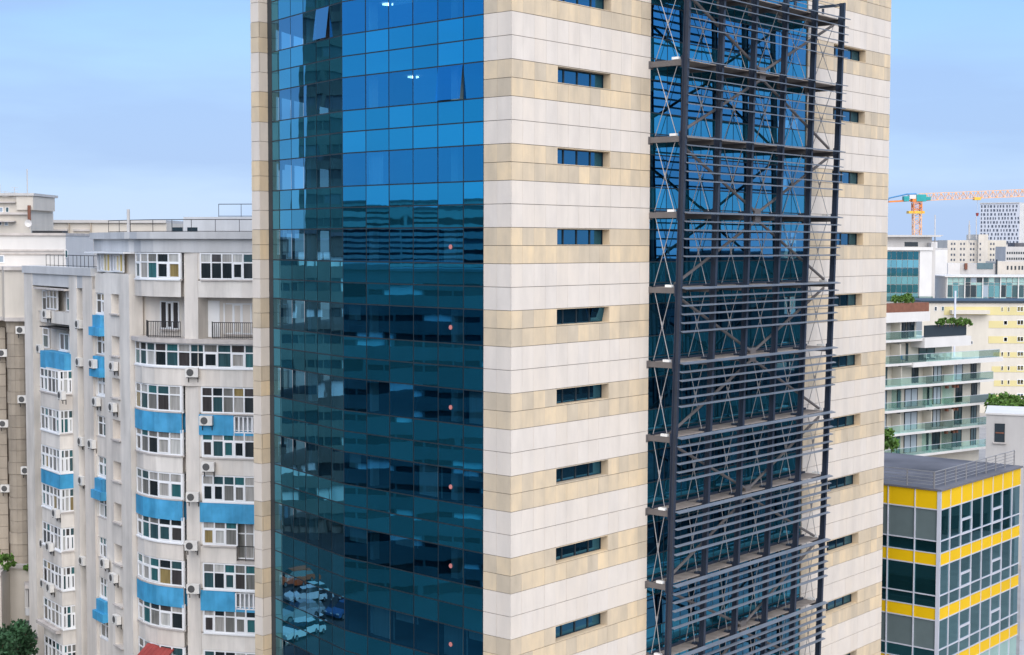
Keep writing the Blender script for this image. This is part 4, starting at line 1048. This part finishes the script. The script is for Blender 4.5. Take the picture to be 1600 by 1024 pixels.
s = lambda px: fD.s(px, 350)
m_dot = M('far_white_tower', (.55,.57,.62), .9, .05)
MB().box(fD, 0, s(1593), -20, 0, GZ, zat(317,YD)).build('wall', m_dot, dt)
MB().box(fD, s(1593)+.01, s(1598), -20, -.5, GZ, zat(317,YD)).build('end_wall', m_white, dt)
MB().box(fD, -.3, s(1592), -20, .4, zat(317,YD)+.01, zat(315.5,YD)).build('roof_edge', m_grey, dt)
rd = random.Random(4)
for r in range(11):
    px = 1532.5
    while px < 1590:
        wd = rd.choice((1.6, 2.2, 2.2, 3.0)); y = 319.5+6.2*r
        fbox('window', m_farw, dt, fD, s(px), s(px+wd), -.2, .08, zat(y+3.8,YD), zat(y,YD)); px += wd+rd.uniform(1.8, 3.8)
fD2 = Fr(P(1571,560,410), (1,0), (0,-1)); s = lambda px: fD2.s(px, 400)
gr2 = thing('grey_roof_block', 'long grey concrete block under the dotted tower at the right edge', 'building', (P(1590,560).x, 560, GZ))
MB().box(fD2, 0, s(1650), -12, 0, GZ, zat(384,560)).build('wall', m_grey, gr2)
MB().box(fD2, s(1588), s(1650), -10, -2, zat(384,560)+.01, zat(378,560)).build('roof_plant', m_roof, gr2)
for k in range(10):
    for y in (392, 401, 410): fbox('window', m_mull, gr2, fD2, s(1573+k*3.6), s(1575.3+k*3.6), -.2, .05, zat(y+3.5,560), zat(y,560))
YR_ = 460; fR_ = Fr(P(1481,YR_,420), (1,0), (0,-1)); s = lambda px: fR_.s(px, 420)
rb = thing('grey_roof_building', 'jumble of low grey roofs with a dark chimney, above the teal glass office', 'building', (P(1540,YR_).x, YR_, GZ))
MB().box(fR_, 0, s(1500), -10, 0, GZ, zat(410,YR_)).build('wall', m_white, rb)
MB().box(fR_, s(1500)+.01, s(1558), -12, -1, GZ, zat(411,YR_)).build('wall', m_grey, rb)
MB().box(fR_, s(1528), s(1553), -.99, -.8, zat(419,YR_), zat(411,YR_)+.3).build('glass_screen', m_gwin, rb)
MB().box(fR_, s(1557), s(1559), -.9, -.3, zat(430,YR_), zat(404,YR_)).build('chimney', m_mull, rb)
MB().box(fR_, s(1559)+.02, s(1640), -12, -.5, GZ, zat(407,YR_)).build('wall', m_beige2, rb)
MB().box(fR_, s(1508), s(1512), -.95, -.2, zat(420,YR_), zat(410,YR_)).build('vent_stack', m_brick, rb)
for px in (1574, 1580, 1586, 1592, 1597): fbox('window', m_mull, rb, fR_, s(px), s(px+2.6), -.6, -.44, zat(420,YR_), zat(414,YR_))

# ------------------------------------------------------------------ tower crane
YK = 450
cr_ = thing('tower_crane', 'orange and white tower crane with teal cab and long lattice jib', 'tower crane', (P(1432,YK).x, YK, GZ))
def kp(px, py, dy=0): v = at(px, py, YK); return Vector((v.x, v.y+dy, v.z))
def lattice(parent, name, A, B, wa, wb, n, mat, r=.09, tri=False):
    A, B = Vector(A), Vector(B); d = (B-A).normalized(); u = Vector((0,1,0)); v = d.cross(u).normalized(); m = MB()
    cor = [(-1,-1),(1,-1),(1,1),(-1,1)] if not tri else [(-1,-1),(1,-1),(0,1)]
    pt_ = lambda k, c: A+(B-A)*(k/n)+u*(c[0]*wa/2)+v*(c[1]*wb/2)
    for c in cor: m.tube(pt_(0,c), pt_(n,c), r, 4)
    for k in range(n):
        for i in range(len(cor)):
            a, b = cor[i], cor[(i+1)%len(cor)]
            if (k+i) % 2: a, b = b, a
            m.tube(pt_(k,a), pt_(k+1,b), r*.6, 4); m.tube(pt_(k+1,a), pt_(k+1,b), r*.5, 4)
    return m.build(name, mat, parent)
base = kp(1432.5, 366); base.z = GZ
MB().box(Fr((base.x,base.y),(1,0),(0,-1)), -1.4, 1.4, -1.4, 1.4, GZ, kp(1432,367).z-6).build('mast_base', m_cro, cr_)
lattice(cr_, 'mast', kp(1432.5, 384), kp(1432.5, 333), 2.2, 2.2, 7, m_crw, .16)
lattice(cr_, 'mast_top', kp(1432.5, 333), kp(1432.5, 317), 2.4, 2.4, 3, m_cro, .2)
for dx in (-1, 1):
    a, b = kp(1432.5+dx*5.2, 331.4), kp(1432.5+dx*5.2, 331.4)
fk = Fr((kp(1432,310).x, kp(1432,310).y), (1,0), (0,-1)); pxm = YK/FPX
zz = lambda y: kp(1432,y).z
MB().box(fk, -1.5, 1.6, -1.2, 1.2, zz(316), zz(311)).build('slew_ring', m_cro, cr_)
MB().box(fk, -2.6, 2.2, -1.3, 1.3, zz(334), zz(330)).build('climbing_collar', m_cry, cr_)
MB().box(fk, -2.4, -.4, -1.2, 1.2, zz(311), zz(305)).build('machinery_box', m_white, cr_)
MB().box(fk, -.3, 2.6, -1.2, 1.4, zz(315), zz(304.5)).box(fk, 2.6, 4.0, -1, 1.2, zz(313), zz(308)).build('cab', m_crt, cr_)
MB().box(fk, -4.0, -2.5, -1.2, 1.2, zz(315), zz(307)).build('counterweight', m_crt, cr_)
MB().beam(kp(1388,315.5), kp(1424,313.5), .9, .5).build('counter_jib', m_cro, cr_)
MB().tube(kp(1388,310), kp(1417,303.5), .22, 5).tube(kp(1417,303.5), kp(1432,303), .22, 5).tube(kp(1388,310), kp(1387.5,315.5), .22, 5).build('counter_jib_tie', m_crb, cr_)
lattice(cr_, 'jib', kp(1436, 308.5), kp(1690, 298), 1.6, 2.1, 44, m_crw, .13, True)
MB().box(Fr((kp(1526,308).x, kp(1526,308).y),(1,0),(0,-1)), -.9, 1.0, -1, 1, kp(1526,313).z, kp(1526,308.5).z).build('trolley', m_cry, cr_)
MB().tube(kp(1527,312), kp(1527,333), .05, 4).build('hoist_rope', m_grey, cr_)
MB().tube(kp(1527,333), kp(1527,338), .5, 8, .3).build('hook_block', m_red2, cr_)
for px, y0, y1, Y, lab in ((1461, 370, 336, 395, 'thin grey mast on the white glass front office roof'), (1514.5, 374, 345, 600, 'thin lattice aerial above the beige hotel roof'), (1525.5, 368, 338, 598, 'dark mast under the crane hook on the hotel stair tower')):
    MB_ = MB().tube(at(px,y0,Y)-Vector((0,0,1.5)), at(px,y1,Y), .16 if Y < 500 else .2, 5)
    if px == 1514.5: MB_.tube(at(px-1,352,Y), at(px+1,352,Y), .25, 4).tube(at(px,374,Y), at(px,352,Y), .4, 5)
    tag(MB_.build('roof_mast', m_grey, None), lab, 'mast')

# ------------------------------------------------------------------ plants
def leaf_cloud(name, c, rad, n, size, mat, parent=None, seed=1, squash=1.0, clumps=7):
    r = random.Random(seed); m = MB(); cl_ = []
    for k in range(clumps):
        t, p_ = r.uniform(0, 6.283), r.uniform(-.6, 1); cl_.append((Vector((math.cos(t)*math.sqrt(max(0,1-p_*p_)), math.sin(t)*math.sqrt(max(0,1-p_*p_)), p_*squash))*r.uniform(.38,.80), r.uniform(.22,.46)))
    vs = []; fs = []
    for k in range(n):
        q, s_ = r.choice(cl_); s_ *= (1 if r.random() < .88 else 1.35); d = Vector((r.gauss(0,1), r.gauss(0,1), r.gauss(0,1))).normalized()*(r.random()**.4)*s_
        pnt = Vector(c)+(q+d)*rad
        a = Vector((r.gauss(0,1), r.gauss(0,1), r.gauss(0,.6))).normalized(); b = a.orthogonal().normalized(); b.rotate(Matrix.Rotation(r.uniform(0,6.28),3,a)); g = a.cross(b)
        sz = size*r.uniform(.6,1.3)
        vs += [pnt-b*sz, pnt-g*sz*.55+a*sz*.1, pnt+b*sz, pnt+g*sz*.55+a*sz*.1]; fs.append((4*k,4*k+1,4*k+2,4*k+3))
    m.v = vs; m.f = fs
    return m.build(name, mat, parent)
def tree(name, label, base, h, rad, n, size, mat, seed, cat='tree', group=None, squash=.85):
    t = thing(name, label, cat, base, group); b = Vector(base); r = random.Random(seed)
    m = MB().tube(b, b+Vector((.1,0,h*.5)), rad*.07, 8, rad*.05); top = b+Vector((.1,0,h*.5))
    for k in range(5):
        a = 6.283*k/5+r.random(); e = b+Vector((math.cos(a)*rad*.55, math.sin(a)*rad*.55, h*r.uniform(.7,.9))); m.tube(top-Vector((0,0,h*.08*r.random())), e, rad*.04, 6, rad*.012)
    m.build('trunk', m_bark, t)
    leaf_cloud('crown', b+Vector((0,0,h-rad*squash*.8)), rad, n, size, mat, t, seed, squash, 15)
    return t
q = P(17, 107.5, 990); tree('street_tree', 'dark green street tree at the bottom left corner', (q.x, q.y, GZ), zat(978,107.5)-GZ, 1.95, 3000, .17, m_leafd, 21)
q = P(3, 104.5, 1015); tree('street_tree', 'lower dark bushy tree cut by the bottom left corner of the view', (q.x-.4, q.y, GZ), zat(990,104.5)-GZ, 1.7, 1600, .16, m_leafd, 22)
q = P(38, 109.5, 1010); tree('street_shrub', 'small green shrub behind the corner tree, in front of the dark canopy', (q.x, q.y, GZ), zat(1003,109.5)-GZ, 1.0, 700, .15, m_leafd, 25, 'shrub')
for k, (px, py, h, lab) in enumerate(((1556, 624, 4.5, 'bushy green tree behind the grey house, beside the balcony house'), (1574, 619, 5.2, 'tallest bushy green tree behind the grey house'), (1592, 622, 5.0, 'green tree behind the grey house at the right edge'))):
    Y = 200+k*3; q = P(px, Y, py); tree('backyard_tree', lab, (q.x, q.y, GZ), zat(py-5,Y)-GZ, 1.9, 800, .33, m_leaf, 30+k, squash=1.0, group='trees behind the grey house')
def shrub_at(px, py, Y, rad, label, seed, mat=None, n=260, size=.16, cat='shrub', group=None, name='potted_shrub'):
    q = at(px, py, Y); t = thing(name, label, cat, (q.x, q.y, q.z-rad), group)
    leaf_cloud('foliage', (q.x, q.y, q.z), rad, n, size, mat or m_leaf, t, seed, 1.1, 5)
    MB().tube((q.x,q.y,q.z-rad*1.05), (q.x,q.y,q.z+rad*.3), .05, 5).build('stem', m_bark, t)
    return t
YQ = 200
for k in range(5): shrub_at(1400+k*5.2, 467.5, FB_.w(2.2+k*.65,-.6,0).y, .75, ['first', 'second', 'third', 'fourth', 'fifth'][k]+' green shrub from the tower side in the brown roof planter', 50+k, group='shrubs in the brown planter')
MB().box(FB_, 8.6, 17.4, -.9, -.8, -11.59, -10.0).build('planter_screen', m_mull, ba)
for k in range(9): 
    f_ = FB_.w(10.0+k*.85, -.95, 0); shrub_at(1466+k*6.0, 503.5, f_.y, .62, ['first','second','third','fourth','fifth','sixth','seventh','eighth','last'][k]+' conifer from the tower side along the dark terrace screen', 70+k, m_leaf, group='conifers on the terrace', name='terrace_conifer')
for k, (px, py, r_, lab) in enumerate(((4, 868, .75, 'taller leafy plant at the left edge of the stone planter'), (12, 879, .7, 'leafy plant in the stone planter beside the rounded pier'), (-6, 872, .8, 'leafy plant in the stone planter, just cut by the left edge'), (46, 887, .42, 'bright green plant at the foot of the rounded pier'))):
    shrub_at(px, py, 115.6 if k < 3 else 117.0, r_, lab, 90+k, m_leaf, 420, .13, 'plant', name='planter_plant')
shrub_at(1393, 690, 165, 1.6, 'green bush beyond the yellow building roof beside the tower', 99, m_leaf, 400, .28)

# ------------------------------------------------------------------ streets and parked cars
road = MB().prism([(-130,20),(-16,20),(-16,80),(-24,93),(-42,111),(-46,116),(-80,126),(-130,126)], GZ-.25, GZ+.004).build('road', m_asph); kind(road, 'structure')
for k in range(10): kind(MB().prism([(-120+k*9,87.4),(-116+k*9,87.4),(-116+k*9,87.55),(-120+k*9,87.55)], GZ-.01, GZ+.012).build('lane_marking', m_line), 'structure')
m_car = [M('car_paint_%s' % n, c, .3, .03, spec=.6) for n, c in (('white',(.72,.72,.72)),('silver',(.38,.40,.42)),('orange',(.62,.10,.02)),('black',(.02,.02,.025)),('blue',(.05,.12,.25)))]
m_carg = M('car_glass', (.012,.015,.018), .08, .02, spec=.8)
def car(p, rz, paint, label):
    t = thing('parked_car', label, 'car', (0,0,0), 'cars parked beside the tower'); fr = Fr((0,0),(1,0),(0,-1))
    prof = [(-2.15,.35),(-2.2,.75),(-2.05,.92),(-1.2,1.0),(1.0,.98),(2.0,.82),(2.2,.62),(2.18,.35)]
    m = MB(); n = len(prof)
    for s_, wd in ((0,.86),):
        m.add([(x,-wd,z) for x,z in prof]+[(x,wd,z) for x,z in prof], [list(range(n)), list(range(n,2*n))[::-1]]+[(i,(i+1)%n,(i+1)%n+n,i+n) for i in range(n)])
    m.add([(-1.5,-.62,1.40),(.3,-.62,1.42),(.3,.62,1.42),(-1.5,.62,1.40),(-1.55,-.64,1.45),(.2,-.64,1.48),(.2,.64,1.48),(-1.55,.64,1.45)], [(0,1,2,3),(7,6,5,4),(0,4,5,1),(1,5,6,2),(2,6,7,3),(3,7,4,0)])
    m.build('body', paint, t)
    m = MB().hexa([(-1.95,-.76,.97),(1.05,-.76,.97),(1.05,.76,.97),(-1.95,.76,.97),(-1.5,-.60,1.41),(.25,-.60,1.41),(.25,.60,1.41),(-1.5,.60,1.41)]); m.build('windows', m_carg, t)
    for x in (-1.35, 1.38):
        for y in (-.80, .80):
            w_ = MB().tube((x,y-.1,.32),(x,y+.1,.32),.32,14).build('wheel', m_tyre, t); MB().tube((x,y-.115 if y<0 else y+.1,.32),(x,y-.1 if y<0 else y+.115,.32),.19,10).build('rim', m_rim, w_)
    for y in (-.6, .6): MB().box(fr, 2.12, 2.215, -y-.17, -y+.17, .62, .74).build('headlight', m_lamp, t)
    t.location = (p[0], p[1], GZ+.008); t.rotation_euler.z = rz
for k, (x, y, rz, c, lab) in enumerate(((-50.5,98.0,.35,0,'white parked car nearest the tower in the mirrored street'), (-55.5,101.0,.5,1,'silver parked car beyond the white one in the mirrored street'), (-58,97.6,.2,4,'dark blue parked car in the mirrored street'), (-61.5,103.6,.5,0,'second white parked car, beside the dark blue one'), (-67,108,.6,2,'orange parked car at the far end of the mirrored street'), (-64,99.4,.1,3,'black parked car in the mirrored street'))):
    car((x,y), rz, m_car[c], lab)
q = P(26, 106.2, 1024); car((q.x, q.y), .15, m_car[0], 'white parked car under the tree at the bottom left corner')
q = P(52, 103.0, 1024); car((q.x, q.y), .1, m_car[3], 'black parked car beside the white corner car')

# ------------------------------------------------------------------ city across the street, seen mirrored in the tower's glass
def banded_block(name, label, x, y, D, L, depth, ztop, fh, win_h, wall, n0, win=None, bay=3.0, seed=1, solid=False, grp=None, cat='office block'):
    f = Fr((x,y), D, n0); t = thing(name, label, cat, (x,y,GZ), grp); r = random.Random(seed)
    MB().box(f, 0, L, -depth, -.5, GZ, ztop-.02).build('core', m_joint if not solid else wall, t)
    z = ztop; nb = int(L/bay)
    while z > GZ+2:
        MB().box(f, 0, L, -.48, 0, max(GZ, z-(fh-win_h)), z-.003).build('spandrel', wall, t)
        zb = z-fh
        for k in range(nb):
            s0 = k*bay
            q_ = r.random()
            fbox('window', win[0] if q_ < .52 else (win[1] if q_ < .76 else win[2]), t, f, s0+.12, s0+bay-.12, -.4, -.25, zb+.02, z-(fh-win_h)-.02)
        z -= fh
    for k in range(nb+1): MB().box(f, max(0,k*bay-.15), min(L,k*bay+.15), -.45, -.02, GZ, ztop-.3).build('pier', wall, t)
    MB().box(f, -.2, L+.2, -depth, .2, ztop, ztop+.35).build('roof', m_roof, t)
    return t
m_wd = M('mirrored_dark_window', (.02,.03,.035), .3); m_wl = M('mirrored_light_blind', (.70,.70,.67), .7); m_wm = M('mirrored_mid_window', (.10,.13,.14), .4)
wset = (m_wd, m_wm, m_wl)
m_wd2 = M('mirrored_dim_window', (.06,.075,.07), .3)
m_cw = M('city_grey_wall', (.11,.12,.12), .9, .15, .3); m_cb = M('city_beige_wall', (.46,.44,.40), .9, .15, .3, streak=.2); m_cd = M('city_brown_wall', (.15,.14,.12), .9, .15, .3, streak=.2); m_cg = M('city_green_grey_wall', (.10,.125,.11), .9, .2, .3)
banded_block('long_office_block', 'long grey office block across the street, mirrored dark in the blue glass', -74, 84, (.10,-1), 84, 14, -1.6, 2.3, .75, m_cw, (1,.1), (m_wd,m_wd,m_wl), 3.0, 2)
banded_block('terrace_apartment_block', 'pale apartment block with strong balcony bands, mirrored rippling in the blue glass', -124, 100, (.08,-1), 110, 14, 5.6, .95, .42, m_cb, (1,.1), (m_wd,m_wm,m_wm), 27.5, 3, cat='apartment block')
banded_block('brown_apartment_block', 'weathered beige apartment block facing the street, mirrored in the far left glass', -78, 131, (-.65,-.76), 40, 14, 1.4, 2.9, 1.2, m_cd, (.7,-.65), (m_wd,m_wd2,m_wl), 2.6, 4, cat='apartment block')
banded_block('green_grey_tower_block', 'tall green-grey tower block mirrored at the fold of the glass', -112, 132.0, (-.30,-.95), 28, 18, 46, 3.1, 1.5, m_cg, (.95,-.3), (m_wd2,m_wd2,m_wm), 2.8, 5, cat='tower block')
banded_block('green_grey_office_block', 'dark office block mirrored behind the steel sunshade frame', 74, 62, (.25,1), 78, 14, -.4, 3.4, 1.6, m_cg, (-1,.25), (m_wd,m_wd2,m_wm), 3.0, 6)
# more city to close the horizon
for k, (px, Y, y0, wpx, mat) in enumerate(((1410,700,372,60,m_beige2),(1475,900,376,90,m_white),(120,260,384,260,m_beige2),(300,300,386,260,m_grey),(1600,700,380,80,m_grey),(1300,520,372,150,m_beige2))):
    f = Fr(P(px-wpx/2,Y,400),(1,0),(0,-1)); t = thing('distant_block', ['beige block far behind the white glass front office', 'white block far behind the crane mast', 'beige block behind the roof tower, mostly hidden', 'grey block behind the white apartments, mostly hidden', 'grey block at the right edge skyline', 'beige block hidden behind the striped tower'][k], 'building', (P(px,Y).x,Y,GZ))
    L = f.s(px+wpx/2,400); MB().box(f, 0, L, -15, 0, GZ, zat(y0,Y)).build('wall', mat, t)
    MB().box(f, -.2, L+.2, -15.2, .2, zat(y0,Y)+.01, zat(y0,Y)+.5).build('roof', m_roof, t)
    for i in range(int(L/6)):
        for j in range(5): fbox('window', m_mull, t, f, 1.5+6*i, 4+6*i, -.2, .05, zat(y0,Y)-3.2-3.4*j, zat(y0,Y)-1.6-3.4*j)
